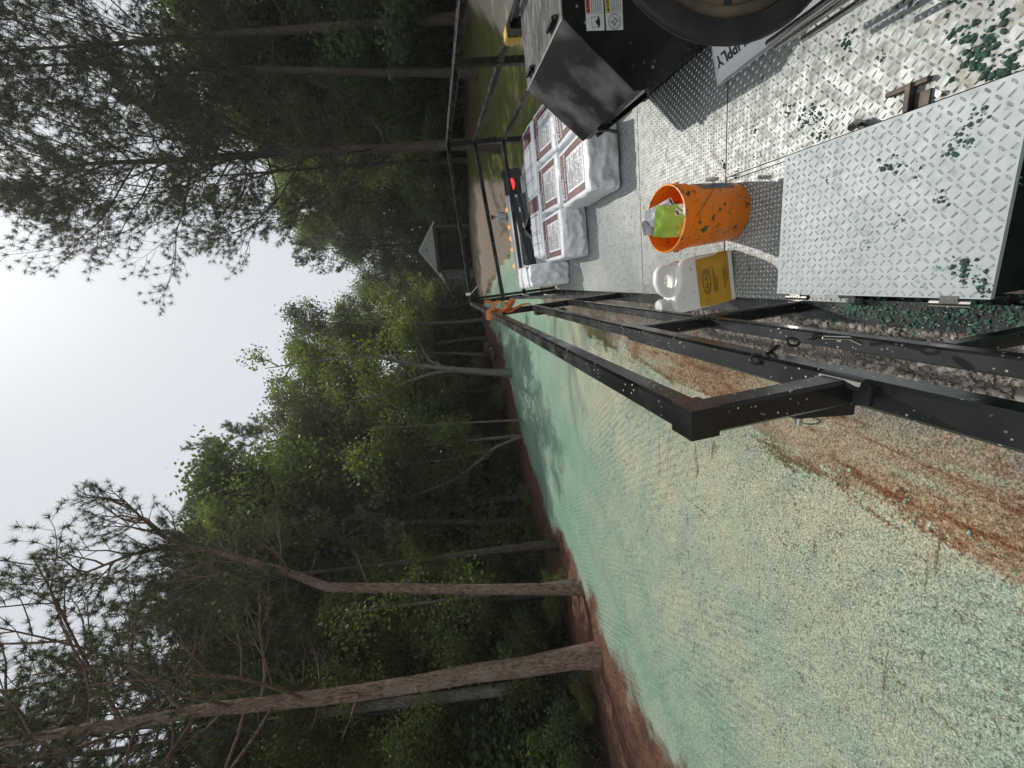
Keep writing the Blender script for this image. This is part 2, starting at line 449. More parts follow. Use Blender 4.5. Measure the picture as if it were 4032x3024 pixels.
# crushed stone beside the trailer: real stones, uncountable
rng = np.random.RandomState(3)
def stones(name, n, poly_fn, smin, smax, seed):
    r = np.random.RandomState(seed)
    ph = (1 + 5 ** .5) / 2
    ico = np.array([(-1, ph, 0), (1, ph, 0), (-1, -ph, 0), (1, -ph, 0), (0, -1, ph), (0, 1, ph), (0, -1, -ph), (0, 1, -ph), (ph, 0, -1), (ph, 0, 1), (-ph, 0, -1), (-ph, 0, 1)]) / 1.902
    fi = np.array([(0, 11, 5), (0, 5, 1), (0, 1, 7), (0, 7, 10), (0, 10, 11), (1, 5, 9), (5, 11, 4), (11, 10, 2), (10, 7, 6), (7, 1, 8), (3, 9, 4), (3, 4, 2), (3, 2, 6), (3, 6, 8), (3, 8, 9), (4, 9, 5), (2, 4, 11), (6, 2, 10), (8, 6, 7), (9, 8, 1)])
    px, py = poly_fn(r, n)
    s = smin + (smax - smin) * r.rand(n) ** 2.2
    v = ico[None] * (s[:, None, None] * (.6 + .7 * r.rand(n, 1, 3))) * (.75 + .5 * r.rand(n, 12, 1))
    a = r.rand(n) * 6.28; c, sn = np.cos(a), np.sin(a)
    vx = v[:, :, 0] * c[:, None] - v[:, :, 1] * sn[:, None]; vy = v[:, :, 0] * sn[:, None] + v[:, :, 1] * c[:, None]
    z = TZ(px, py) + s * .25
    V = np.stack([vx + px[:, None], vy + py[:, None], v[:, :, 2] * .8 + z[:, None]], 2)
    V = V[:, fi].reshape(-1, 3)
    return quads_mesh(name, V, 3, [], np.repeat(r.rand(n), 20))
t = NT('stone')
rn = t.attr('rnd', 'Fac')
t.set(t.mix(t.ramp(t.noise(60, 3), .3, .7, -.1, .1), t.mix(rn, (.16, .145, .125), (.46, .42, .36)), (.2, .17, .14)), .85, 0, .3)
def gfn(r, n):
    x = -.12 - .68 * r.rand(n) ** 1.15; y = -.2 + 5.0 * r.rand(n) ** 1.4; x = np.where(y > 1.6, np.maximum(x, -.12 - .92 * np.clip(1.2 - (y - 1.6) * .22, .3, 1) * r.rand(n) ** 1.4), x)
    return x, y
ms = stones('gravel', 11000, gfn, .006, .021, 5); ms.materials.append(t.m)
tag(link('gravel', ms), 'loose grey crushed stone beside the trailer', 'gravel', kind='stuff')
# mulch crumbs on the seeded slope
t = NT('mulch_crumb')
rn = t.attr('rnd', 'Fac')
t.set(t.mix(t.ramp(rn, .35, .65), t.mix(rn, (.30, .27, .19), (.42, .40, .28)), t.mix(rn, (.17, .30, .22), (.34, .50, .38))), .9, 0, .2)
def mfn(r, n):
    x = -1.3 - 5.5 * r.rand(n) ** 1.2; y = .7 + 6.5 * r.rand(n) ** 1.4
    return x, y
mc = stones('mulch_crumbs', 7000, mfn, .004, .011, 9); mc.materials.append(t.m)
tag(link('mulch_crumbs', mc), 'small crumbs of pale green mulch on the seeded slope', 'mulch', kind='stuff')
# ------------------------------------------------------------------ vegetation
def bark(name, c1, c2, c3):
    t = NT(name)
    v = t.mapv(16, 16, 4.5)
    n1 = t.noise(1.6, 5, .7, vec=v, dist=.6); n2 = t.noise(1.2, 3)
    col = t.mix(t.ramp(n1, .38, .62), c1, c2)
    col = t.mix(t.ramp(n2, .52, .68), col, c3)
    t.set(col, .9, 0, .2); t.bump(n1, .9, .05)
    return t.m
BARK_PINE = bark('pine_bark', (.10, .06, .045), (.33, .225, .175), (.28, .22, .185))
BARK_GREY = bark('grey_bark', (.09, .075, .065), (.28, .245, .21), (.22, .215, .18))
BARK_DARK = bark('dark_bark', (.045, .035, .028), (.12, .095, .075), (.10, .095, .07))

def foliage(name, c1, c2, c3, trans=.45):
    t = NT(name)
    r = t.attr('rnd', 'Fac')
    oi = t.n.new('ShaderNodeObjectInfo')
    col = t.mix(t.ramp(r, 0, .75), c1, c2)
    col = t.mix(t.ramp(r, .75, 1), col, c3)
    col = t.mix(t.ramp(oi.outputs['Random'], 0, 1, 0, .35), col, tuple(a * b for a, b in zip(c2, (1.25, 1.1, .7))))
    t.set(col, .55, 0, .3)
    tr = t.n.new('ShaderNodeBsdfTranslucent')
    t.L(t.mix(1.0, col, (1.1, 1.2, .65), 'MULTIPLY'), tr.inputs['Color'])
    mx = t.n.new('ShaderNodeMixShader'); mx.inputs[0].default_value = trans
    t.L(t.p.outputs[0], mx.inputs[1]); t.L(tr.outputs[0], mx.inputs[2]); t.L(mx.outputs[0], t.out.inputs['Surface'])
    return t.m
LEAF_A = foliage('spring_leaf', (.12, .155, .055), (.185, .225, .08), (.29, .32, .13), .52)
LEAF_B = foliage('yellow_green_leaf', (.14, .175, .045), (.21, .245, .07), (.31, .33, .12), .5)
LEAF_C = foliage('deep_green_leaf', (.07, .098, .043), (.11, .14, .06), (.175, .20, .098), .45)
LEAF_D = foliage('grey_green_leaf', (.11, .13, .085), (.165, .185, .12), (.25, .27, .18), .4)
NEEDLE = foliage('pine_needle', (.045, .058, .030), (.075, .092, .048), (.13, .145, .08), .3)

def rnd_unit(r, n):
    v = r.normal(size=(n, 3)); return v / np.linalg.norm(v, axis=1)[:, None]
def leaves_mesh(name, tips, r, n, size, sig, mat):
    tips = np.asarray(tips)
    k = r.randint(0, len(tips), n)
    # leaves of a clump share a colour tendency: light and dark sprays
    cl = r.rand(len(tips))
    c = tips[k] + r.normal(size=(n, 3)) * sig * np.array([1, 1, .75])
    a = rnd_unit(r, n); a[:, 2] = a[:, 2] * .6 - .25; a /= np.linalg.norm(a, axis=1)[:, None]
    b = np.cross(a, rnd_unit(r, n)); b /= np.linalg.norm(b, axis=1)[:, None]
    L = (size * (.6 + .8 * r.rand(n)))[:, None]
    V = np.stack([c - a * L * .5, c + b * L * .33 + a * L * .05, c + a * L * .5, c - b * L * .33 + a * L * .05], 1).reshape(-1, 3)
    return quads_mesh(name, V, 4, [mat], np.clip(cl[k] * .65 + r.rand(n) * .35, 0, 1))
def tufts_mesh(name, tips, dirs, r, k, ln, w, mat):
    P = np.repeat(np.asarray(tips), k, 0); D = np.repeat(np.asarray(dirs), k, 0)
    n = len(P)
    d = D * .6 + rnd_unit(r, n) * .95; d /= np.linalg.norm(d, axis=1)[:, None]
    s = np.cross(d, rnd_unit(r, n)); s /= np.linalg.norm(s, axis=1)[:, None]
    L = (ln * (.6 + .6 * r.rand(n)))[:, None]
    base = P + D * (r.rand(n)[:, None] - .75) * ln * .5
    V = np.stack([base - s * w * .5, base + s * w * .5, base + d * L], 1).reshape(-1, 3)
    return quads_mesh(name, V, 3, [mat], r.rand(n))

def pathpt(P, t):
    f = t * (len(P) - 1); i = min(int(f), len(P) - 2); return P[i].lerp(P[i + 1], f - i)

def catmull(P, t):
    f = t * (len(P) - 1); i = min(int(f), len(P) - 2); s_ = f - i
    p0, p1, p2, p3 = P[max(i - 1, 0)], P[i], P[i + 1], P[min(i + 2, len(P) - 1)]
    return .5 * ((2 * p1) + (-p0 + p2) * s_ + (2 * p0 - 5 * p1 + 4 * p2 - p3) * s_ ** 2 + (-p0 + 3 * p1 - 3 * p2 + p3) * s_ ** 3)

def grow_branch(mb, p, d, L, r0, r, depth, tips, sides=5, lift=.25, wig=.22, kids=4, pine=False):
    """one limb with twigs; collects leaf points (and their directions)"""
    n = 5; pts = [p.copy()]; rs = [r0]; q = p.copy(); d = d.normalized()
    for i in range(n):
        d = (d + Vector(r.normal(size=3)) * wig * .5 + Vector((0, 0, lift * .25))).normalized()
        q = q + d * (L / n); pts.append(q.copy()); rs.append(r0 * (1 - .8 * (i + 1) / n) + .004)
    mb.tube(pts, rs, sides, cap=False)
    if depth == 0:
        for i in (range(2, n + 1) if not pine else (3, n)): tips.append((pts[i], (pts[i] - pts[i - 1]).normalized()))
        return
    for i in range(kids):
        t = .35 + .65 * (i + r.rand() * .6) / kids
        b = pathpt(pts, min(t, 1)); dd = (pts[-1] - pts[0]).normalized()
        side = dd.cross(Vector((0, 0, 1)))
        if side.length < .01: side = Vector((1, 0, 0))
        side.normalize(); up = side.cross(dd)
        s = 1 if i % 2 else -1
        nd = dd * .75 + side * s * (.5 + .4 * r.rand()) + up * r.normal() * .3 + Vector((0, 0, .12))
        grow_branch(mb, b, nd, L * (.55 - .25 * t + .15 * r.rand()), r0 * .42 * (1.25 - t * .6), r, depth - 1, tips, 4 if sides > 4 else 3, lift, wig, max(2, kids - 1), pine)
    tips.append((pts[-1], (pts[-1] - pts[-2]).normalized()))

def broadleaf(seed, h, cb, spread, nl, lsize, leafmat, barkmat, r0, nb=16, sig=.3, lean=0.0, path=None):
    r = np.random.RandomState(seed); mb = MB(); tips = []
    if path is None:
        path = [Vector((0, 0, -.2))]; d = Vector((lean, 0, 1))
        for i in range(7):
            d = (d + Vector((r.normal() * .07, r.normal() * .07, 0))).normalized(); path.append(path[-1] + d * (h * .95 / 7))
    rs = [r0 * (1.25 if i == 0 else 1 - .85 * i / (len(path) - 1)) + .012 for i in range(len(path))]
    mb.tube(path, rs, 8, cap=False)
    for i in range(nb):
        t = cb + (1 - cb) * (i + r.rand() * .7) / nb; t = min(t, .98)
        p = pathpt(path, t); az = i * 2.4 + r.rand()
        u = (t - cb) / (1 - cb)
        L = spread * (.55 + .55 * math.sin(math.pi * min(1, .18 + u * .85))) * (.75 + .5 * r.rand())
        el = .25 + .75 * u + r.normal() * .15
        d = Vector((math.cos(az) * math.cos(el), math.sin(az) * math.cos(el), math.sin(el)))
        grow_branch(mb, p, d, L, r0 * .34 * (1.1 - .7 * t), r, 1, tips, 5, .3, .3, 5)
    tips.append((path[-1], Vector((0, 0, 1))))
    me = MBmesh(mb, 'trunk', barkmat)
    lm = leaves_mesh('crown', [tuple(a) for a, b in tips], r, nl, lsize, sig, leafmat)
    return me, lm

def MBmesh(mb, name, mat):
    me = bpy.data.meshes.new(name); me.from_pydata(mb.v, [], mb.f); me.materials.append(mat)
    me.polygons.foreach_set('use_smooth', [True] * len(me.polygons)); me.update(); return me

def pine(seed, path, r0, start, nb, Lmax, tk, barkmat, tl=.2, tw=.012, el0=.35, kids=5, dead=0, topfrac=1.0, azbias=None, extra=None, rtop=.12):
    r = np.random.RandomState(seed); mb = MB(); tips = []
    path = [Vector(p) for p in path]
    m = len(path)
    # resample with slight wander
    P = [catmull(path, i / 14) for i in range(15)]
    P = [p + (Vector((r.normal(), r.normal(), 0)) * r0 * .07 if 0 < i < 14 else Vector()) for i, p in enumerate(P)]
    rs = [r0 * ((1.35 if i == 0 else 1.08 if i == 1 else 1.0) * (1 - (1 - rtop) * i / 14)) for i in range(15)]
    mb.tube(P, rs, 12, cap=False)
    for i in range(nb):
        u = (i + r.rand() * .6) / nb
        t = start + (1 - start) * u * topfrac; t = min(t, .99)
        p = pathpt(P, t); az = i * 2.4 + r.normal() * .3
        if azbias is not None and r.rand() < azbias[1]: az = azbias[0] + r.normal() * .7
        L = Lmax * (.35 + .75 * math.sin(math.pi * min(1, .25 + .72 * u))) * (.7 + .5 * r.rand())
        el = el0 + .55 * u + r.normal() * .12
        d = Vector((math.cos(az) * math.cos(el), math.sin(az) * math.cos(el), math.sin(el)))
        grow_branch(mb, p, d, L, max(.018, r0 * .18 * (1.1 - .6 * u)), r, 2, tips, 5, .35, .25, kids, True)
    for i in range(dead):
        p = pathpt(P, .15 + start * r.rand() * .8); az = r.rand() * 6.28
        d = Vector((math.cos(az), math.sin(az), .1 + .3 * r.rand())); tmp = []
        grow_branch(mb, p, d, .5 + 1.2 * r.rand(), r0 * .1, r, 0, tmp, 4, -.1, .3)
    if extra:
        for pts_, ra in extra:
            Q = [Vector(q) for q in pts_]
            mb.tube(Q, [ra * (1 - .8 * i / (len(Q) - 1)) for i in range(len(Q))], 8, cap=False)
            for i in range(12):
                t = .18 + .8 * (i + r.rand()) / 12; p = pathpt(Q, min(t, 1)); dd = (Q[-1] - Q[0]).normalized()
                az = r.rand() * 6.28
                d = dd * .5 + Vector((math.cos(az), math.sin(az), .35))
                grow_branch(mb, p, d, Lmax * (.95 - .45 * t), ra * .35, r, 1, tips, 5, .3, .35, kids, True)
    me = MBmesh(mb, 'trunk', barkmat)
    pass
    tm = tufts_mesh('crown', [tuple(a) for a, b in tips], [tuple(b) for a, b in tips], r, tk, tl, tw, NEEDLE)
    return me, tm

def plant(name, meshes, label, cat, loc=(0, 0, 0), rz=0, s=1.0, group=None, names=('trunk', 'crown'), sz=None):
    o = empty(name)
    o.location = loc; o.rotation_euler = (0, 0, rz); o.scale = (s, s, sz or s)
    tag(o, label, cat, group)
    for nm, me_ in zip(names, meshes): link(nm, me_, o)
    return o
def rebase(pts):
    b = Vector(pts[0]); return b, [Vector(p) - b for p in pts]

# --- the single trees that stand out -----------------------------------
b, P = rebase([(-8.71, 7.06, .2), (-8.74, 7.03, 2.53), (-8.84, 6.9, 5.46), (-8.87, 6.87, 9.37), (-8.96, 6.75, 12.57), (-9.0, 6.7, 14.6), (-9.0, 6.7, 17.5)])
plant('pine_tree', pine(11, P, .235, .40, 40, 3.6, 44, BARK_PINE, .19, .0125, .1, 6, 5, .95), 'thick reddish pine at the slope edge, stoutest trunk in the picture', 'pine tree', b)
b, P = rebase([(-11.77, 8.9, .3), (-11.82, 8.84, 3.46), (-11.87, 8.78, 6.46), (-11.91, 8.72, 9.19), (-12.03, 8.56, 11.51), (-12.08, 8.49, 14.31), (-12.1, 8.5, 17)])
plant('pine_tree', pine(12, P, .19, .42, 34, 3.2, 44, BARK_GREY, .2, .014, .2, 6, 5), 'greyish pine trunk right behind the stout reddish pine', 'pine tree', b)
b, P = rebase([(-8.43, 8.8, .25), (-8.27, 8.95, 3.12), (-8.07, 9.14, 5.95), (-7.94, 9.27, 7.44), (-7.72, 9.49, 8.27), (-7.43, 9.76, 9.4), (-7.15, 10.03, 10.56), (-6.92, 10.25, 11.73)])
ex = [([Vector(q) - b for q in ((-6.92, 10.25, 11.73), (-6.47, 10.23, 12.3), (-6.01, 10.54, 13.0), (-5.48, 10.9, 13.73))], .07),
      ([Vector(q) - b for q in ((-6.92, 10.25, 11.73), (-6.8, 10.1, 12.52), (-6.82, 9.99, 13.09), (-7.02, 9.86, 13.87), (-7.19, 9.74, 14.51), (-7.32, 9.65, 14.89))], .07)]
plant('pine_tree', pine(13, P, .15, .60, 12, 1.9, 30, BARK_PINE, .19, .011, .25, 5, 4, 1.0, (.6, .5), ex, .5), 'slender pine with a crooked trunk bending right over the green slope', 'pine tree', b)
b, P = rebase([(-9.6, 12.2, .4), (-9.58, 12.2, 2.79), (-9.65, 12.15, 4.58), (-9.68, 12.1, 6.72), (-9.7, 12.1, 11), (-9.7, 12, 15)])
plant('pine_tree', pine(14, P, .17, .5, 20, 2.6, 36, BARK_DARK, .22, .02, .2, 4, 4), 'dark flared trunk among shrubs right of the crooked pine', 'pine tree', b)
# pines on the far side, to the right of the shelter
b, P = rebase([(6.5, 22.05, 1.2), (6.6, 22.02, 4.07), (6.72, 22.0, 10.83), (6.73, 21.99, 15.76), (6.85, 21.96, 20.55), (6.75, 22.0, 23.2)])
plant('pine_tree', pine(21, P, .30, .28, 54, 5.6, 32, BARK_DARK, .28, .018, .32, 7, 8), 'tall dark pine standing against the bright sky, its limbs spreading wide', 'pine tree', b)
b, P = rebase([(9.6, 22.0, 2.0), (9.81, 21.9, 6.56), (10.16, 21.75, 12.32), (10.41, 21.65, 16.6), (10.66, 21.53, 19.95), (10.8, 21.5, 25)])
plant('pine_tree', pine(22, P, .2, .34, 26, 4.0, 30, BARK_DARK, .28, .019, .25, 6, 6), 'thin straight pine, the next one right of the tall dark pine', 'pine tree', b)
b, P = rebase([(11.35, 21.15, 2.0), (11.32, 21.16, 6.11), (11.3, 21.17, 11.7), (11.22, 21.22, 15.99), (11.2, 21.23, 19.44), (11.1, 21.2, 25)])
plant('pine_tree', pine(23, P, .22, .34, 26, 4.2, 30, BARK_DARK, .28, .019, .25, 6, 6), 'grey pine trunk farthest right, above the pale paved corner', 'pine tree', b)
PINE_M = pine(24, [(0, 0, -.3), (.1, 0, 6), (0, .1, 12), (.1, 0, 18), (0, 0, 24)], .24, .42, 34, 4.2, 28, BARK_DARK, .32, .038, .25, 5, 5)

# forked tree whose foot was sprayed green
b, P = rebase([(-5.13, 21.07, 1.35), (-4.93, 21.11, 3.1), (-4.61, 21.19, 4.94), (-4.32, 21.26, 6.43), (-3.94, 21.35, 7.8), (-3.54, 21.43, 9.29), (-3.6, 21.5, 12), (-3.8, 21.5, 15)])
r = np.random.RandomState(31); mb = MB(); tips = []
mb.tube(P, [.26, .19, .16, .13, .11, .09, .06, .02], 9, cap=False)
for pl, ra in (([(-4.61, 21.2, 4.94), (-4.08, 21.32, 5.99), (-3.08, 21.54, 6.45), (-1.83, 21.81, 6.75), (-1.23, 21.94, 7.53)], .085),
               ([(-4.7, 21.2, 4.5), (-4.78, 21.17, 5.92), (-5.3, 21.05, 7.93), (-5.76, 20.95, 9.1), (-6.1, 20.9, 11.5)], .11)):
    Q = [Vector(q) - b for q in pl]; mb.tube(Q, [ra * (1 - .75 * i / 4) for i in range(len(Q))], 7, cap=False)
    for i in range(9):
        t_ = .35 + .65 * i / 9; az = r.rand() * 6.28
        grow_branch(mb, pathpt(Q, t_), Vector((math.cos(az), math.sin(az), .5)), 1.6 - .6 * t_, .03, r, 1, tips, 5, .3, .3, 4)
for i in range(14):
    t_ = .5 + .5 * i / 14; az = i * 2.4
    grow_branch(mb, pathpt(P, t_), Vector((math.cos(az), math.sin(az), .6)), 2.4 - 1.1 * t_, .04, r, 1, tips, 5, .3, .3, 4)
o = plant('forked_tree', [MBmesh(mb, 'trunk', BARK_GREY), leaves_mesh('crown', [tuple(a) for a, c in tips], r, 7000, .15, .3, LEAF_A)], 'forked tree with its foot sprayed green, standing out on the slope', 'tree', b)
mb = MB(); mb.tube([(.0, 0, -.1), (.03, .0, .25), (.07, 0, .75)], [.275, .245, .225], 10, cap=False)
mb.build('sprayed_foot', simple('sprayed_bark', (.10, .26, .18), (.12, .12, .08), .9, scale=9), o, smooth=True)

def stem(path, r0, seed, label, leaf=None, nl=0, cat='sapling', name='sapling', bk=None):
    b, P = rebase(path); r = np.random.RandomState(seed); mb = MB(); tips = []
    mb.tube(P, [r0 * (1 - .7 * i / (len(P) - 1)) for i in range(len(P))], 7, cap=False)
    for i in range(10):
        t_ = .45 + .55 * i / 10; az = r.rand() * 6.28
        grow_branch(mb, pathpt(P, t_), Vector((math.cos(az), math.sin(az), .4)), .9, r0 * .3, r, 0, tips, 4)
    ms_ = [MBmesh(mb, 'stem', bk or BARK_GREY)]
    if nl: ms_.append(leaves_mesh('leaves', [tuple(a) for a, c in tips], r, nl, .12, .3, leaf))
    plant(name, ms_, label, cat, b, names=('stem', 'leaves'))
stem([(-6.99, 18.51, 1.15), (-6.92, 18.53, 3), (-6.88, 18.55, 4.18), (-6.83, 18.57, 5.79), (-6.8, 18.6, 9)], .065, 41, 'thin pale pole of a sapling standing alone on the green slope', LEAF_B, 1500)
stem([(-7.99, 18.9, 1.1), (-8.36, 18.7, 2.58), (-9.3, 18.3, 4.09), (-9.9, 18.1, 5.2), (-10.5, 18, 7.5)], .10, 42, 'curved stem leaning left over the red bank', LEAF_C, 1500)
stem([(-8.26, 19.53, 1.2), (-8.28, 19.52, 3.38), (-8.28, 19.52, 5.68), (-8.4, 19.6, 9)], .12, 43, 'upright stem just behind the curved leaning stem', LEAF_A, 1800)
stem([(-8.1, 19.2, 1.2), (-8.6, 19.1, 2.5), (-9.0, 19.0, 4.5), (-9.1, 19, 8)], .08, 44, 'slim bent stem beside the curved leaning stem', LEAF_B, 1500)
stem([(-8.7, 9.4, .3), (-8.9, 9.5, 2.4), (-9.3, 9.8, 4.3), (-9.5, 9.9, 7.5)], .085, 45, 'thin grey stem touching the left of the crooked pine', LEAF_C, 1600)

# --- the wood --------------------------------------------------------------
PROTO = [
    broadleaf(51, 15, .28, 2.9, 15000, .17, LEAF_A, BARK_DARK, .17, 20, .34),
    broadleaf(52, 16, .34, 2.6, 13000, .16, LEAF_B, BARK_GREY, .15, 18, .32),
    broadleaf(53, 13, .22, 2.8, 13000, .17, LEAF_C, BARK_DARK, .15, 18, .36),
    broadleaf(54, 14, .40, 2.3, 10000, .15, LEAF_D, BARK_GREY, .12, 16, .30),
    broadleaf(55, 12, .18, 2.2, 10000, .16, LEAF_A, BARK_GREY, .10, 17, .32),
]
PROTO_N = [broadleaf(56, 15, .25, 2.7, 30000, .095, LEAF_A, BARK_DARK, .15, 22, .36), broadleaf(57, 13, .2, 2.6, 28000, .095, LEAF_C, BARK_DARK, .13, 20, .36)]
PNAME = ['leafy green', 'yellow green', 'deep green', 'grey green', 'slender green']
def bush(seed, h, w, nl, mat, ls=.11):
    r = np.random.RandomState(seed); mb = MB(); tips = []
    for i in range(8):
        az = i * 2.4; el = .7 + .5 * r.rand()
        grow_branch(mb, Vector((r.normal() * .1, r.normal() * .1, -.05)), Vector((math.cos(az) * math.cos(el) * w / h * 1.4, math.sin(az) * math.cos(el) * w / h * 1.4, math.sin(el))), h * (.7 + .4 * r.rand()), .018, r, 1, tips, 4, .1, .35, 5)
    return MBmesh(mb, 'stems', BARK_DARK), leaves_mesh('leaves', [tuple(a) for a, c in tips], r, nl, ls, .14, mat)
def thick(seed, h, w, nl, mat, ls):
    r = np.random.RandomState(seed); mb = MB(); tips = []
    for i in range(9):
        az = i * 2.4
        grow_branch(mb, Vector((r.normal() * .3, r.normal() * .3, -.1)), Vector((math.cos(az) * .5, math.sin(az) * .5, 1)), h * .9, .03, r, 0, tips, 4, .1, .3)
    a = r.rand(260) * 6.28; q = r.rand(260) ** .5; z = r.rand(260) ** .8
    prof = np.sqrt(np.clip(1 - (np.abs(z - .35) / .68) ** 2, .05, 1))
    T = np.stack([np.cos(a) * q * w * prof, np.sin(a) * q * w * prof, z * h], 1)
    return MBmesh(mb, 'stems', BARK_DARK), leaves_mesh('leaves', T, r, nl, ls, .2, mat)
THICK = thick(65, 2.4, 1.7, 14000, LEAF_C, .10)
BUSH = [bush(61, 1.7, 1.2, 6000, LEAF_C, .075), bush(62, 1.5, 1.3, 5500, LEAF_A, .075), bush(63, 2.4, 1.4, 8000, LEAF_C, .085), bush(64, 1.2, 1.0, 2500, LEAF_B, .065)]

SKYLINE = [(-80, 34), (-50, 35), (-44, 36), (-40, 38), (-36, 39), (-30, 37), (-24.7, 33), (-22, 29.5), (-19, 28), (-13.4, 28.5), (-10, 28.5), (-6.4, 27), (-4, 23.5), (-1.5, 19), (0.5, 15), (3, 17), (5, 22), (8, 27), (12, 29), (18, 30), (30, 30), (60, 32)]
def sky_el(az): return float(np.interp(az, [a for a, e in SKYLINE], [e for a, e in SKYLINE]))
rg = np.random.RandomState(77)
placed = []
def far_enough(x, y, d): return all((x - a) ** 2 + (y - b_) ** 2 > d * d for a, b_ in placed)
def wood_tree(x, y, hi, lab, grp, pick=None, sep=1.7):
    if not far_enough(x, y, sep): return
    if x < 0 and math.degrees(math.atan2(x, y)) < -36 and math.hypot(x, y) < 14.5: return
    placed.append((x, y))
    az = math.degrees(math.atan2(x, y)); D = math.hypot(x, y)
    top = CAMZ + D * math.tan(R_(sky_el(az))) * hi
    z = gz(x, y)
    h = max(5.0, top - z); h = min(h, 21)
    k = pick if pick is not None else rg.choice(5, p=[.3, .22, .2, .14, .14])
    near_ = D < 18 and x < 0
    if near_: k = 0 if k in (0, 1, 3) else 2
    base_h = (15, 16, 13, 14, 12)[k]
    s = h / base_h
    sx = min(s, 1.25) * (.9 + .25 * rg.rand())
    plant('broadleaf_tree', (PROTO_N[0 if k == 0 else 1] if near_ else PROTO[k]), PNAME[k] + ' ' + lab, 'tree', (x, y, z), rg.rand() * 6.28, sx, PNAME[k] + ' ' + grp, sz=s)
# the taller crowns that make the skyline over the middle of the slope
for az, D, hi, k in ((-3.2, 35, .95, 0), (-5.5, 33, .98, 3), (-8.2, 31, .98, 0), (-10.8, 32, 1.0, 3), (-13.2, 30, .98, 0), (-15.8, 31, .96, 1), (-18.5, 29, .98, 0), (-21.5, 28, 1.0, 3), (-25, 25, .96, 2), (-28, 24, 1.0, 0), (-31.5, 22, .98, 2), (-34.5, 21, .98, 0)):
    wood_tree(D * math.sin(R_(az)), D * math.cos(R_(az)), hi, 'tree in the wood beyond the green slope', 'trees in the wood beyond the green slope', k, .5)
# left wood: rows behind the slope edge
pts = WOODS[2:]
def along(u):
    L = [math.dist(pts[i], pts[i + 1]) for i in range(len(pts) - 1)]; d = u * sum(L)
    for i, l in enumerate(L):
        if d <= l or i == len(L) - 1:
            t_ = d / l; a, b_ = pts[i], pts[i + 1]
            nx_, ny_ = -(b_[1] - a[1]) / l, (b_[0] - a[0]) / l
            return a[0] + (b_[0] - a[0]) * t_, a[1] + (b_[1] - a[1]) * t_, nx_, ny_
        d -= l
def wood_ok(x, y): return bool(inside(np.array([x]), np.array([y]), [(-150, -60)] + WOODS + [(-3, 200), (-150, 200)])[0]) and float(segdist(np.array([x]), np.array([y]), WOODS)[0]) > 3.5
for row, (off, n, lo, hi) in enumerate(((3.2, 12, .55, .92), (6.0, 16, .7, 1.0), (9.5, 16, .72, 1.0), (14, 18, .75, 1.02), (20, 16, .75, 1.0), (28, 12, .8, 1.0))):
    for i in range(n):
        x, y, nx_, ny_ = along(min(1, max(0, (i + rg.rand()) / n)))
        o_ = off + rg.normal() * .9
        x += nx_ * o_ + rg.normal() * .4; y += ny_ * o_ + rg.normal() * .4
        if abs(math.degrees(math.atan2(x, y)) + 46) < 3 and math.hypot(x, y) < 14: continue
        wood_tree(x, y, lo + (hi - lo) * rg.rand(), 'tree in the wood beyond the green slope', 'trees in the wood beyond the green slope')
# wood behind the shelter and along the right
for i in range(64):
    az = -4 + 62 * (i + rg.rand()) / 64
    Dm = np.interp(az, [-4, 8, 11, 15, 20, 30, 58], [47, 47, 47, 46, 33, 28, 24])
    for k in range(2):
        D = Dm + rg.rand() * 5 + k * 7
        x, y = D * math.sin(R_(az)), D * math.cos(R_(az))
        wood_tree(x, y, .62 + .38 * rg.rand(), 'tree in the dark wood beyond the grass', 'trees in the dark wood beyond the grass', rg.choice([0, 2, 2, 0, 4]), 2.4)
# more trees at the far left, closing the gaps low between the trunks
for i in range(26):
    az = -78 + 42 * (i + rg.rand()) / 26
    D = 17 + 13 * rg.rand()
    x, y = D * math.sin(R_(az)), D * math.cos(R_(az))
    if wood_ok(x, y): wood_tree(x, y, .5 + .4 * rg.rand(), 'tree in the wood beyond the green slope', 'trees in the wood beyond the green slope', None, 1.4)
for i in range(34):
    az = -80 + 46 * (i + rg.rand()) / 34
    D = 15.5 + 5 * rg.rand()
    x, y = D * math.sin(R_(az)), D * math.cos(R_(az))
    if wood_ok(x, y): plant('thicket_shrub', THICK, 'dense thicket shrub deep inside the wood beyond the green slope', 'shrub', (x, y, gz(x, y) - .2), rg.rand() * 6, 1.0 + rg.rand() * .7, 'thicket deep in the left wood', names=('stems', 'leaves'))
# pines standing among them
for x, y, s, lab in ((-13.1, 31.4, 1.02, 'far pine rising above the leafy trees in the middle of the wood'), (-16, 27, .95, 'pine deep in the wood left of the far tall pine'), (-13, 15.5, .72, 'pine hidden among leaves behind the crooked pine'),
                     (-15.5, 11.5, .8, 'dark pine at the far left behind the grey trunk'), (-13, 6.5, .66, 'pine at the outer left edge of the wood'),
                     (13.5, 29, .85, 'dark pine in the wood right of the grey pine'), (8.6, 32, .85, 'pine half hidden behind the tall dark pine'), (4.6, 47, .75, 'small pine behind the shelter roof')):
    z = gz(x, y); placed.append((x, y))
    plant('pine_tree', PINE_M, lab, 'pine tree', (x, y, z), rg.rand() * 6, s)
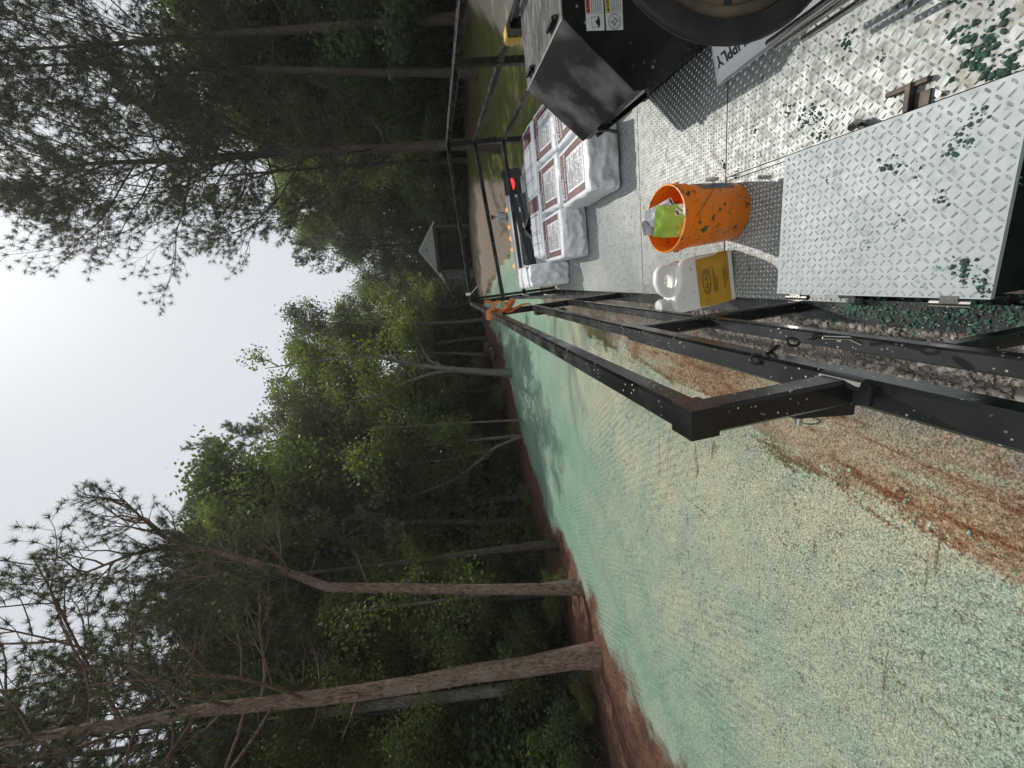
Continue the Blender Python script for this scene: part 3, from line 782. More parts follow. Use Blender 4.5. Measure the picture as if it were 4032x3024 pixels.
# understorey
nb_ = 0
for row, (off, n, s0, s1) in enumerate(((1.2, 8, .3, .6), (2.8, 9, .5, 1.0), (4.8, 20, .8, 1.5), (8, 22, 1.0, 1.9), (12, 20, 1.2, 2.2), (17, 18, 1.4, 2.4))):
    for i in range(n):
        x, y, nx_, ny_ = along(min(1, max(0, (i + rg.rand()) / n)))
        o_ = off + rg.normal() * .4
        x += nx_ * o_; y += ny_ * o_
        k = rg.randint(0, 4) if row > 0 else rg.choice([1, 3])
        plant('shrub', BUSH[k], ('dark green shrub', 'fresh green shrub', 'tall dark shrub', 'small yellow green shrub')[k] + ' under the trees at the back of the green slope', 'shrub', (x, y, gz(x, y) + .05), rg.rand() * 6, s0 + (s1 - s0) * rg.rand(),
              ('dark green shrubs', 'fresh green shrubs', 'tall dark shrubs', 'small yellow green shrubs')[k] + ' under the trees', names=('stems', 'leaves'))
for i in range(46):
    az = -3 + 58 * (i + rg.rand()) / 46
    D = np.interp(az, [-4, 8, 11, 14, 20, 30, 58], [45, 45, 44, 40, 28.5, 25, 22]) + rg.rand() * 4
    x, y = D * math.sin(R_(az)), D * math.cos(R_(az)); k = rg.choice([0, 2, 2])
    plant('shrub', BUSH[k], ('dark green shrub', '', 'tall dark shrub')[k] + ' along the foot of the wood beyond the grass', 'shrub', (x, y, gz(x, y)), rg.rand() * 6, 1.3 + rg.rand() * 1.2, ('dark green shrubs', '', 'tall dark shrubs')[k] + ' beyond the grass', names=('stems', 'leaves'))
# low thicket far behind, closing the view under the crowns
for i in range(104):
    az = -80 + 144 * (i + rg.rand()) / 104
    D = np.interp(az, [-80, -50, -30, -12, -4, 8, 14, 30, 64], [21, 24, 30, 41, 47, 47, 36, 31, 27]) + rg.rand() * 6
    x, y = D * math.sin(R_(az)), D * math.cos(R_(az))
    side = az < -4
    plant('thicket_shrub', THICK, 'dense thicket shrub deep inside the wood beyond the green slope' if side else 'dense thicket shrub deep inside the wood beyond the grass', 'shrub', (x, y, gz(x, y) - .2), rg.rand() * 6, 1.5 + rg.rand() * .7, 'thicket deep in the left wood' if side else 'thicket deep in the right wood', names=('stems', 'leaves'))
for i in range(30):
    az = -72 + 44 * (i + rg.rand()) / 30
    D = 25 + 7 * rg.rand()
    x, y = D * math.sin(R_(az)), D * math.cos(R_(az))
    plant('thicket_shrub', THICK, 'dense thicket shrub deep inside the wood beyond the green slope', 'shrub', (x, y, gz(x, y) - .3), rg.rand() * 6, 2.2 + rg.rand() * .7, 'thicket deep in the left wood', names=('stems', 'leaves'))
for i in range(22):
    az = -16 + 11 * (i + rg.rand()) / 22
    D = 37 + 7 * rg.rand() + max(0, (az + 6)) * .8
    x, y = D * math.sin(R_(az)), D * math.cos(R_(az))
    plant('thicket_shrub', THICK, 'dense thicket shrub deep inside the wood beyond the green slope', 'shrub', (x, y, gz(x, y) - .3), rg.rand() * 6, 2.0 + rg.rand() * .8, 'thicket deep in the left wood', names=('stems', 'leaves'))
for i, (x, y) in enumerate(((.6, 45.5), (2.2, 44.8), (3.6, 45.6), (5.0, 45.0), (6.4, 45.4))):
    plant('shrub', BUSH[1], 'fresh green shrub seen through the open shelter', 'shrub', (x, y, gz(x, y)), i * 1.3, 2.3, 'shrubs behind the shelter', names=('stems', 'leaves'))
# logs along the edge of the wood
for i, (x, y, a, L) in enumerate(((-5.4, 27.6, 1.95, 3.4), (-5.2, 28.3, 1.9, 3.8), (-4.9, 29.3, 1.85, 3.0))):
    mb = MB(); mb.tube([(-L / 2, 0, 0), (0, .05, .03), (L / 2, 0, 0)], [.13, .12, .10], 9)
    o = mb.build('log', BARK_GREY, None, Matrix.Translation((x, y, gz(x, y) + .2 + .05 * i)) @ Matrix.Rotation(a, 4, 'Z'), True)
    tag(o, ('nearest', 'middle', 'farthest')[i] + ' of the three logs lying at the wood edge', 'log', 'logs at the edge of the wood')
# ------------------------------------------------------------------ trailer
def paint(name, c, rough=.28, specks=(.55, .56, .48), green=True, sp=75):
    t = NT(name)
    n = t.noise(5, 4)
    col = t.mix(t.ramp(n, .45, .7, 0, .35), c, (.028, .028, .03))
    v = t.voro(sp); k = t.noise(7, 2)
    f = t.math('MULTIPLY', t.ramp(v, .20, .10), t.ramp(k, .47, .56))
    col = t.mix(f, col, specks)
    if green:
        col = t.mix(t.ramp(t.noise(16, 5, .7), .66, .74), col, (.10, .22, .16))
    t.set(col, t.ramp(t.noise(9, 4), .3, .7, rough, rough + .22), 0, .5)
    t.bump(t.noise(70, 3), .08, .002)
    return t.m
BLACK = paint('black_steel', (.005, .005, .006), .16)
BLACK2 = paint('black_tank_paint', (.006, .006, .007), .2, (.3, .3, .28), False, 22)
t = NT('plate_metal')
n1 = t.noise(3.2, 5); n2 = t.noise(22, 5, .65); n3 = t.noise(1.1, 3)
col = t.mix(t.ramp(n1, .35, .65), (.33, .35, .335), (.25, .27, .26))
col = t.mix(t.ramp(n2, .50, .66, 0, .8), col, (.20, .21, .17))
col = t.mix(t.math('MULTIPLY', t.ramp(n2, .52, .66), t.ramp(n3, .52, .66)), col, (.34, .28, .17))
col = t.mix(t.math('MULTIPLY', t.ramp(t.noise(30, 5, .7), .56, .66), t.ramp(t.noise(2.1, 3), .46, .60)), col, (.07, .15, .105))
t.set(col, t.ramp(n2, .3, .7, .36, .62), .25, .5)
t.bump(n2, .12, .003)
PLATE = t.m
def stud(name, c):
    t = NT(name); n = t.noise(30, 4)
    t.set(t.mix(t.ramp(n, .55, .7, 0, .7), c, (.22, .23, .19)), t.ramp(n, .3, .7, .16, .36), .8, .5); return t.m
STUD = stud('polished_stud', (.62, .645, .64)); STUD2 = stud('polished_lid_stud', (.58, .62, .62))
t = NT('hatch_metal')
n1 = t.noise(6, 5); n2 = t.noise(26, 5, .65)
col = t.mix(t.ramp(n1, .35, .65), (.40, .44, .445), (.34, .38, .385))
col = t.mix(t.ramp(n2, .60, .70, 0, .8), col, (.27, .30, .26))
col = t.mix(t.math('MULTIPLY', t.ramp(t.noise(34, 5, .7), .58, .66), t.ramp(t.noise(4.5, 3), .52, .62)), col, (.07, .16, .11))
t.set(col, t.ramp(n2, .3, .7, .5, .68), .12, .4); t.bump(n2, .1, .002)
HATCH = t.m
SLURRY = simple('green_slurry', (.018, .055, .038), (.055, .125, .085), .6, scale=40, bump=.8, bscale=150, bdist=.006)
SLURRY2 = simple('wet_green_slurry', (.02, .06, .042), (.09, .20, .14), .6, scale=22, bump=.8, bscale=110, bdist=.008)
CHROME = simple('bright_pipe', (.62, .62, .60), (.48, .47, .44), .18, 1.0, 14)
RUBBER = simple('black_rubber', (.012, .012, .013), (.03, .03, .03), .45, 0, 8, .2, 60)

XL, XR, YF, YG, YN, YR, YP = -.293, 1.4838, 4.979, 3.183, .5925, 3.278, 1.446
ZT, ZM, ZL = 1.104, .763, .4565
trailer = empty('utility_trailer', TM)
tag(trailer, 'black steel trailer with a diamond plate deck and low railings', 'trailer')
def tb(name, fn, mats=BLACK, parent=trailer, smooth=False):
    mb = MB(); fn(mb); return mb.build(name, mats, parent, smooth=smooth)
w = .05
RAILS = [((XL, YN - .025, ZT - .025), (XL, YF + .025, ZT - .025), w), ((XL, -1.2, ZM - .027), (XL, YP + .025, ZM - .027), .056), ((XL + .004, YP + .026, ZM - .025), (XL + .004, YG - .025, ZM - .025), .044),
         ((XL - .003, -1.2, ZL - .030), (XL + .006, YG - .026, ZL - .030), .042),
         ((XR, -1.2, ZT - .025), (XR, YF + .025, ZT - .025), w), ((XR, -1.2, ZM - .045), (XR, YF - .025, ZM + .010), .044), ((XR, -1.2, ZL - .025), (XR, YF - .025, ZL - .025), .038),
         ((XL + .026, YF, ZT - .027), (XR - .026, YF, ZT - .027), w - .003), ((XL + .026, YF, ZM - .085), (XR - .026, YF, ZM + .010), .044), ((XL + .026, YF, ZL - .06), (XR - .026, YF, ZL - .020), .04)]
for a, b_, ww in RAILS: tb('rail', lambda m: m.bar(a, b_, ww))
POSTS = [((XL, YN, ZM + .002), (XL, YN, ZT - .051), .052), ((XL + .002, YP, -.06), (XL + .002, YP, ZM - .056), .050), ((XL, YG, -.06), (XL, YG, ZT - .051), .048),
         ((XL, YF, -.06), (XL, YF, ZT - .051), .05), ((XR, YF, -.06), (XR, YF, ZT - .051), .05), ((XR, YR, -.06), (XR, YR, ZT - .051), .05), ((XR, 1.3, -.06), (XR, 1.3, ZT - .051), .05), ((XR, -.6, -.06), (XR, -.6, ZT - .051), .05),
         ((XL + .006, .66, -.06), (XL + .006, .66, ZL - .052), .036), ((XL + .05, YF - .005, -.05), (XL + .05, YF - .005, ZT - .053), .03)]
for a, b_, ww in POSTS: tb('post', lambda m: m.bar(a, b_, ww))
tb('brace', lambda m: m.bar((XL + .01, YF - .05, ZM - .1), (XL + .01, YG + .04, .08), .03))
# near corner cap and hinge with its pin
tb('corner_cap', lambda m: m.box(XL - .028, XL + .028, YN - .03, YN + .03, ZT - .052, ZT + .003))
def hinge(m):
    m.tube([(XL + .02, YN - .05, ZM + .012), (XL + .02, YN + .03, ZM + .012)], .013, 10)
    m.box(XL - .02, XL + .02, YN - .055, YN + .035, ZM + .001, ZM + .006)
tb('hinge', hinge, RUBBER)
hp = tb('hinge_plate', lambda m: m.prism([(YN - .02, ZM - .01), (YN + .06, ZM + .06), (YN + .06, ZM + .10), (YN + .01, ZM + .09)], 'x', XL - .05, XL - .029))
def pin(m):
    m.tube([(XL - .075, YN + .03, ZM + .06), (XL - .045, YN + .03, ZM + .06)], .006, 8)
    pts_ = [(XL - .07, YN + .03 + .02 * math.cos(a), ZM + .04 + .022 * math.sin(a)) for a in np.linspace(0, 6.0, 14)]
    m.tube(pts_, .0017, 5)
tb('lynch_pin', pin, CHROME)
# front gate latch hardware near the far post
def hook(m):
    c = Vector((XL - .02, YG - .12, .60))
    m.tube([c + Vector((0, .05 * math.cos(a), .045 * math.sin(a))) for a in np.linspace(.6, 5.2, 14)], .006, 6)
    m.tube([(XL - .03, YG - .25, .52), (XL - .03, YG - .1, .56)], .004, 6)
tb('bungee_hook', hook, CHROME)
tb('latch_block', lambda m: m.box(XL - .06, XL - .026, YG - .06, YG + .04, .66, .72)); tb('latch_block', lambda m: m.box(XL - .055, XL - .026, YG - .14, YG - .07, .50, .57))
for k, (yy, zz) in enumerate(((YF - .35, .42), (YF - .9, .3))):
    tb('cable_tie', lambda m: m.tube([(XL + .02, yy, zz), (XL + .03, yy + .03, zz + .05), (XL + .035, yy + .09, zz + .06)], .004, 5), simple('white_plastic_tie', (.75, .75, .7), rough=.4))
tb('cable_tie', lambda m: (m.bar((XL + .13, YF, ZT + .0), (XL + .10, YF, ZT + .002), .056, .054), m.tube([(XL + .12, YF - .03, ZT - .03), (XL + .17, YF - .05, ZT - .09), (XL + .2, YF - .06, ZT - .12)], .004, 5)), simple('white_tie', (.72, .72, .68), rough=.45))
tb('marker_light', lambda m: m.tube([(XL - .03, .285, ZM - .035), (XL - .055, .285, ZM - .03), (XL - .065, .285, ZM - .028)], [.026, .028, .018], 14), RUBBER, smooth=True)
# frame channel under the deck's left edge, crusted with slurry
tb('frame_channel', lambda m: (m.box(-.325, -.235, -1.2, 5.0, -.11, -.062), m.box(-.335, -.252, -1.2, 5.0, -.062, -.012)))
tb('frame_channel', lambda m: m.box(1.43, 1.53, -1.2, 5.0, -.11, -.012))
tb('cross_member', lambda m: m.box(-.23, 1.43, 4.93, 5.01, -.1, -.008))
for i in range(9): tb('cross_member', lambda m: m.box(-.23, 1.42, -1 + i * .65, -.95 + i * .65, -.1, -.01))
tb('axle', lambda m: m.tube([(-.2, 1.0, -.35), (1.4, 1.0, -.35)], .03, 10))
def tyre(m, x0, x1, y, z, R):
    prof = [(R * .62, 0), (R * .9, 0), (R, .03), (R, x1 - x0 - .03), (R * .9, x1 - x0), (R * .62, x1 - x0)]
    n = 28
    vs_ = [(x0 + h, y + r_ * math.cos(6.2832 * k / n), z + r_ * math.sin(6.2832 * k / n)) for r_, h in prof for k in range(n)]
    m.add(vs_, [(i * n + k, i * n + (k + 1) % n, ((i + 1) % 6) * n + (k + 1) % n, ((i + 1) % 6) * n + k) for i in range(6) for k in range(n)])
    m.add([(x0 + .04, y, z)] + [(x0 + .04, y + R * .63 * math.cos(6.2832 * k / n), z + R * .63 * math.sin(6.2832 * k / n)) for k in range(n)], [(0, k + 1, (k + 1) % n + 1) for k in range(n)])
for x0 in (.02, 1.0): tb('wheel', lambda m: tyre(m, x0, x0 + .2, 1.0, -.30, .26), RUBBER)
def tongue(m):
    m.bar((.1, 5.0, -.06), (.6, 6.3, -.06), .08); m.bar((1.15, 5.0, -.06), (.66, 6.3, -.06), .08)
tb('tongue', tongue)

def tread(x0, x1, y0, y1, z, pitch, L, wd, h, rot=0, mask=None):
    xs = np.arange(x0 + pitch * .5, x1 - pitch * .3, pitch); ys = np.arange(y0 + pitch * .5, y1 - pitch * .3, pitch)
    gx_, gy_ = np.meshgrid(xs, ys); ii, jj = np.meshgrid(np.arange(len(xs)), np.arange(len(ys)))
    sg = np.where((ii + jj) % 2 == 0, 1, -1).ravel()
    c = np.stack([gx_.ravel(), gy_.ravel()], 1)
    if mask is not None:
        k = mask(c[:, 0], c[:, 1]); c = c[k]; sg = sg[k]
    n = len(c); a = sg * (math.pi / 4) + rot
    d = np.stack([np.cos(a), np.sin(a)], 1); e = np.stack([-d[:, 1], d[:, 0]], 1)
    ring = [(-1, 0), (-.55, -.85), (.55, -.85), (1, 0), (.55, .85), (-.55, .85)]
    top = [(-.5, 0), (.5, 0)]
    def pt(u, v, zz): return np.concatenate([c + d * u * L / 2 + e * v * wd / 2, np.full((n, 1), zz)], 1)
    R = [pt(u, v, z) for u, v in ring]; T = [pt(u, v, z + h) for u, v in top]
    tri = []
    for A, B, Cc in ((R[0], R[1], T[0]), (R[1], R[2], T[0]), (R[2], T[1], T[0]), (R[2], R[3], T[1]), (R[3], R[4], T[1]), (R[4], R[5], T[1]), (R[5], T[0], T[1]), (R[5], R[0], T[0])):
        tri.append(np.stack([A, B, Cc], 1))
    return np.concatenate(tri, 0).reshape(-1, 3)
def plate(x0, x1, y0, y1, z, mat, parent, pitch=.0195, L=.0180, wd=.0064, h=.0020, name='deck_plate', th=.006, mask=None):
    mb = MB(); mb.box(x0, x1, y0, y1, z - th, z)
    o = mb.build(name, mat, parent)
    V = tread(x0, x1, y0, y1, z, pitch, L, wd, h, mask=mask)
    me_ = quads_mesh('raised_tread', V, 3, [STUD2 if mat is HATCH else STUD])
    tag(link('raised_tread', me_, o), kind='stuff')
    return o
under_hatch = lambda x, y: ~((x > -.22) & (x < .30) & (y < 1.40))
plate(-.262, 1.47, 2.724, 4.93, 0, PLATE, trailer)
plate(-.262, 1.47, 1.886, 2.716, 0, PLATE, trailer)
plate(.322, 1.47, -.8, 1.878, 0, PLATE, trailer, pitch=.0225, L=.0205, wd=.0075, h=.0026)
plate(-.262, .300, 1.20, 1.878, -.002, PLATE, trailer)
tb('seam_strip', lambda m: m.box(.304, .318, 1.20, 1.878, -.006, -.001), PLATE)
tb('edge_strip', lambda m: m.box(-.262, -.20, 2.30, 2.70, .0005, .0025), simple('dirty_grey_strip', (.22, .215, .21), (.30, .29, .27), .6))

# low locker with a hinged diamond plate lid
def locker(m):
    m.box(-.205, .280, .76, 1.375, -.05, .128)
lk = tb('locker_body', locker, BLACK)
lid = plate(-.212, .287, .748, 1.385, .15, HATCH, trailer, pitch=.0225, L=.0205, wd=.0075, h=.0024, name='hatch_lid', th=.012)
tb('lid_rim', lambda m: (m.box(.276, .2866, .75, 1.383, .115, .1375), m.box(-.2, .276, 1.372, 1.3835, .115, .1375)), HATCH, lid)
for y0 in (1.30, .83):
    def hg(m):
        m.tube([(-.226, y0 - .045, .14), (-.226, y0 + .045, .14)], .010, 10); m.box(-.226, -.205, y0 - .02, y0 + .02, .1445, .1520)
    tb('lid_hinge', hg, CHROME, lid)
tb('near_tray', lambda m: m.box(-.27, .3, -.8, .742, -.03, -.006), SLURRY2)
# latch bracket on the deck beside the lid
def latch(m):
    m.box(.318, .392, 1.086, 1.099, .001, .026); m.box(.380, .393, 1.05, 1.16, .001, .018); m.box(.32, .36, 1.045, 1.08, .001, .008)
lt = tb('latch_bracket', latch, simple('rusty_dark_steel', (.03, .028, .026), (.13, .10, .075), .6, .4, 30))
tb('bolt', lambda m: m.tube([(.335, 1.02, 0), (.335, 1.02, .014)], .007, 8), CHROME, lt)
tb('lid_catch', lambda m: m.tube([(.33, 1.23, .004), (.335, 1.23, .03), (.325, 1.23, .05)], .014, 8), CHROME, lt)

# slurry: clods on the deck and crust along the left channel
def clods(name, spots, seed, mat, label):
    r = np.random.RandomState(seed); mb = MB()
    for x, y, z, s, n in spots:
        for i in range(n * 3 if n > 1 else 2):
            cx_, cy_ = x + r.normal() * s * .8, y + r.normal() * s * .8
            rr = s * (.10 + .26 * r.rand() ** 2)
            rings = []
            m_ = 7
            vs_ = []
            for k, (f, hh) in enumerate(((1.0, 0.0), (.85, .5), (.45, .85))):
                for j in range(m_):
                    a = 6.2832 * j / m_ + k * .3; q = rr * f * (.45 + 1.0 * r.rand())
                    vs_.append((cx_ + q * math.cos(a), cy_ + q * math.sin(a), z + rr * hh * .85 * (.4 + .8 * r.rand())))
            vs_.append((cx_, cy_, z + rr * .75))
            fs = [(k * m_ + j, k * m_ + (j + 1) % m_, (k + 1) * m_ + (j + 1) % m_, (k + 1) * m_ + j) for k in range(2) for j in range(m_)] + [(2 * m_ + j, 2 * m_ + (j + 1) % m_, 3 * m_) for j in range(m_)]
            mb.add(vs_, fs)
    o = mb.build(name, mat, None, TM, True)
    return tag(o, label, 'slurry', kind='stuff')
r = np.random.RandomState(5)
SP = [(.38, 1.90, .001, .020, 5), (.345, 1.95, .001, .018, 4), (.315, 1.81, .001, .016, 6), (.30, 1.86, .001, .014, 5), (.37, 1.675, .001, .014, 3), (.49, 1.53, .001, .020, 4), (.35, 1.38, .001, .020, 6), (.42, 1.45, .001, .024, 8), (.44, 1.40, .001, .02, 5),
      (.475, 1.71, .001, .016, 3), (.60, 1.32, .001, .022, 7), (.435, .934, .001, .026, 9), (.39, .95, .001, .03, 12), (.335, .90, .001, .03, 16), (.33, 1.05, .001, .012, 4), (.46, 1.0, .001, .026, 5), (.53, .93, .001, .03, 6), (.56, 1.02, .001, .02, 8), (.62, 1.12, .001, .022, 8), (.5, 1.2, .001, .014, 3)]
SP += [(.163, 1.016, .1505, .022, 7), (.131, .944, .1505, .016, 3), (.166, .872, .1505, .02, 7), (-.136, .808, .1505, .022, 8), (.049, .887, .1505, .014, 3), (.176, 1.218, .1505, .010, 2), (-.181, .767, .1505, .018, 8), (.22, .84, .1505, .018, 5), (-.05, 1.06, .1505, .011, 3), (.0, .98, .1505, .012, 4)]
for i in range(70): SP.append((.34 + r.rand() * .9, .9 + r.rand() * 2.2, .001, .004 + .006 * r.rand(), 1))
for i in range(60): SP.append((-.19 + r.rand() * .46, .76 + r.rand() * .6, .1505, .003 + .005 * r.rand() ** 2, 1))
for i in range(40): SP.append((-.2 + r.rand() * 1.2, 2 + r.rand() * 2, .001, .003 + .004 * r.rand(), 1))
clods('slurry_clods', SP, 8, SLURRY, 'dark green slurry clods splattered over the deck and lid')
SC2 = [(-.298 + r.normal() * .018, .3 + 1.0 * r.rand() ** 1.3, -.013 + r.rand() * .004, .013 + .010 * r.rand(), 2) for i in range(240)] + [(-.2 + .45 * r.rand(), .45 + .28 * r.rand(), -.007, .02, 2) for i in range(110)] + [(-.24 + .02 * r.normal(), .72 + .6 * r.rand(), -.012, .014, 2) for i in range(60)]
clods('slurry_crust', SC2, 9, SLURRY2, 'thick wet green slurry crust along the left edge beside the lid')

# ------------------------------------------------------------------ chain and strap
def chain_links(path, n, name, label, mat):
    root = empty(name, TM); tag(root, label, 'chain')
    for i in range(n):
        p = pathpt(path, i / (n - 1)); q = pathpt(path, min(1, i / (n - 1) + .02)); q0 = pathpt(path, max(0, i / (n - 1) - .02))
        d = (q - q0).normalized(); x = d.orthogonal().normalized(); x = Quaternion(d, (i % 2) * math.pi / 2) @ x
        L, W = .030, .012
        pts_ = [p + d * (L * .5 * math.cos(a) * (1.0)) + x * (W * math.sin(a)) for a in np.linspace(0, 2 * math.pi, 13)[:-1]]
        mb = MB(); mb.tube(pts_, .004, 6, closed=True); mb.build('chain_link', mat, root, smooth=True)
    return root
ch = chain_links([Vector((XL + .02, .80, ZM + .004)), Vector((XL + .045, .80, .70)), Vector((XL + .05, .80, .60))], 4, 'gate_chain', 'short black chain between the middle and lower rails', simple('chain_steel', (.02, .02, .022), (.06, .06, .06), .35, .6))
mb = MB(); mb.tube([(XL + .045, .80, .585), (XL + .03, .80, .50), (XL + .01, .80, ZL + .006)], .0045, 6); mb.build('wire_hook', CHROME, ch)

ORANGE = simple('orange_webbing', (.50, .13, .025), (.62, .22, .07), .75, 0, 60)
def ribbon(m, pts_, width, wdir):
    pts_ = [Vector(p) for p in pts_]
    # smooth
    Q = []
    for i in range(len(pts_) - 1):
        p0, p1, p2, p3 = pts_[max(i - 1, 0)], pts_[i], pts_[i + 1], pts_[min(i + 2, len(pts_) - 1)]
        for k in range(6):
            s_ = k / 6
            Q.append(.5 * ((2 * p1) + (-p0 + p2) * s_ + (2 * p0 - 5 * p1 + 4 * p2 - p3) * s_ ** 2 + (-p0 + 3 * p1 - 3 * p2 + p3) * s_ ** 3))
    Q.append(pts_[-1])
    wv = [Vector(wdir[0]).lerp(Vector(wdir[1]), i / (len(Q) - 1)).normalized() * width / 2 for i in range(len(Q))]
    vs_ = []
    for q, v in zip(Q, wv):
        n_ = v.orthogonal().normalized() * .0012
        vs_ += [q - v, q + v, q + v + n_, q - v + n_]
    fs = []
    for i in range(len(Q) - 1):
        for k in range(4):
            fs.append((4 * i + k, 4 * i + (k + 1) % 4, 4 * i + 4 + (k + 1) % 4, 4 * i + 4 + k))
    m.add(vs_, fs)
st = empty('ratchet_strap', TM @ Matrix.Translation((-.05, 0, 0))); tag(st, 'orange webbing strap knotted round the railing post', 'strap')
g = YG - .03
mb = MB()
ribbon(mb, [(-.285, g, 1.09), (-.28, g - .03, 1.12), (-.22, g - .03, 1.115), (-.20, g, 1.08), (-.215, g - .03, 1.03), (-.27, g - .03, 1.04), (-.285, g - .01, 1.085)], .045, ((0, .5, .6), (0, .4, 1)))
mb.build('strap_wrap', ORANGE, st)
mb = MB()
ribbon(mb, [(-.22, g - .03, 1.08), (-.16, g - .05, 1.06), (-.145, g - .06, 1.01), (-.17, g - .05, .97), (-.205, g - .04, .985), (-.225, g - .035, 1.02)], .04, ((.3, .5, .8), (.1, .8, .3)))
ribbon(mb, [(-.235, g - .035, 1.03), (-.20, g - .06, .98), (-.16, g - .06, .94), (-.145, g - .05, .90), (-.19, g - .05, .93), (-.225, g - .04, .985)], .038, ((.4, .7, .3), (.5, .5, .5)))
mb.build('strap_bow', ORANGE, st)
mb = MB()
ribbon(mb, [(-.225, g - .03, 1.0), (-.24, g - .04, .95), (-.215, g - .035, .88), (-.20, g - .03, .82), (-.205, g - .02, .76)], .028, ((.6, .6, 0), (.3, .8, .2)))
ribbon(mb, [(-.16, g + .02, 1.05), (-.14, g + .03, 1.10), (-.15, g + .03, 1.13)], .03, ((.5, .8, 0), (.8, .4, 0)))
mb.build('strap_tail', ORANGE, st)
# ------------------------------------------------------------------ lettering
_tc = {}
def text2d(s, size=1.0, bold=0.0, shear=0.0, align='LEFT'):
    key = (s, size, bold, shear, align)
    if key in _tc: return _tc[key]
    cu = bpy.data.curves.new('lettering', 'FONT'); cu.body = s; cu.size = size; cu.offset = bold; cu.shear = shear; cu.align_x = align; cu.resolution_u = 2
    ob = bpy.data.objects.new('lettering', cu); COL.objects.link(ob)
    dg = bpy.context.evaluated_depsgraph_get(); dg.update()
    me_ = ob.evaluated_get(dg).to_mesh()
    res = ([(v.co.x, v.co.y) for v in me_.vertices], [tuple(p.vertices) for p in me_.polygons])
    ob.evaluated_get(dg).to_mesh_clear()
    bpy.data.objects.remove(ob, do_unlink=True); bpy.data.curves.remove(cu)
    _tc[key] = res; return res
def put_text(mb, s, size, fn, mi=0, bold=0.0, shear=0.0, align='LEFT'):
    """fn maps a flat (u, v) to a 3-d point"""
    v, f = text2d(s, size, bold, shear, align); mb.add([fn(u, w_) for u, w_ in v], f, mi)
def patch(mb, u0, u1, v0, v1, fn, mi=0, n=6, m=6):
    vs_ = [fn(u0 + (u1 - u0) * i / n, v0 + (v1 - v0) * j / m) for j in range(m + 1) for i in range(n + 1)]
    mb.add(vs_, [(j * (n + 1) + i, j * (n + 1) + i + 1, (j + 1) * (n + 1) + i + 1, (j + 1) * (n + 1) + i) for j in range(m) for i in range(n)], mi)

# ------------------------------------------------------------------ mulch bales
t = NT('white_paper_sack')
cr = t.voro(9.0); n1 = t.noise(6, 4, dist=.6); n2 = t.noise(28, 3)
t.set(t.mix(t.ramp(n2, .62, .75, 0, .25), (.82, .84, .86), (.62, .64, .65)), .42, 0, .5)
cr1 = t.math('ABSOLUTE', t.math('SUBTRACT', t.noise(4.5, 3, .5, dist=1.0), .5)); cr2 = t.math('ABSOLUTE', t.math('SUBTRACT', t.noise(11, 2, .5, dist=.8), .5))
t.bump(t.math('ADD', t.math('MULTIPLY', cr1, 1.4), t.math('MULTIPLY', cr2, .7)), .32, .05)
PAPER = t.m
MAROON = simple('maroon_print', (.095, .025, .032), (.14, .045, .05), .45, scale=30)
PRINTW = simple('white_print', (.78, .79, .80), (.70, .71, .72), .45, scale=30)
PRINTG = simple('grey_print', (.22, .22, .23), (.36, .36, .37), .5, scale=80)
PRINTL = simple('light_grey_print', (.52, .52, .54), (.62, .62, .63), .5, scale=80)

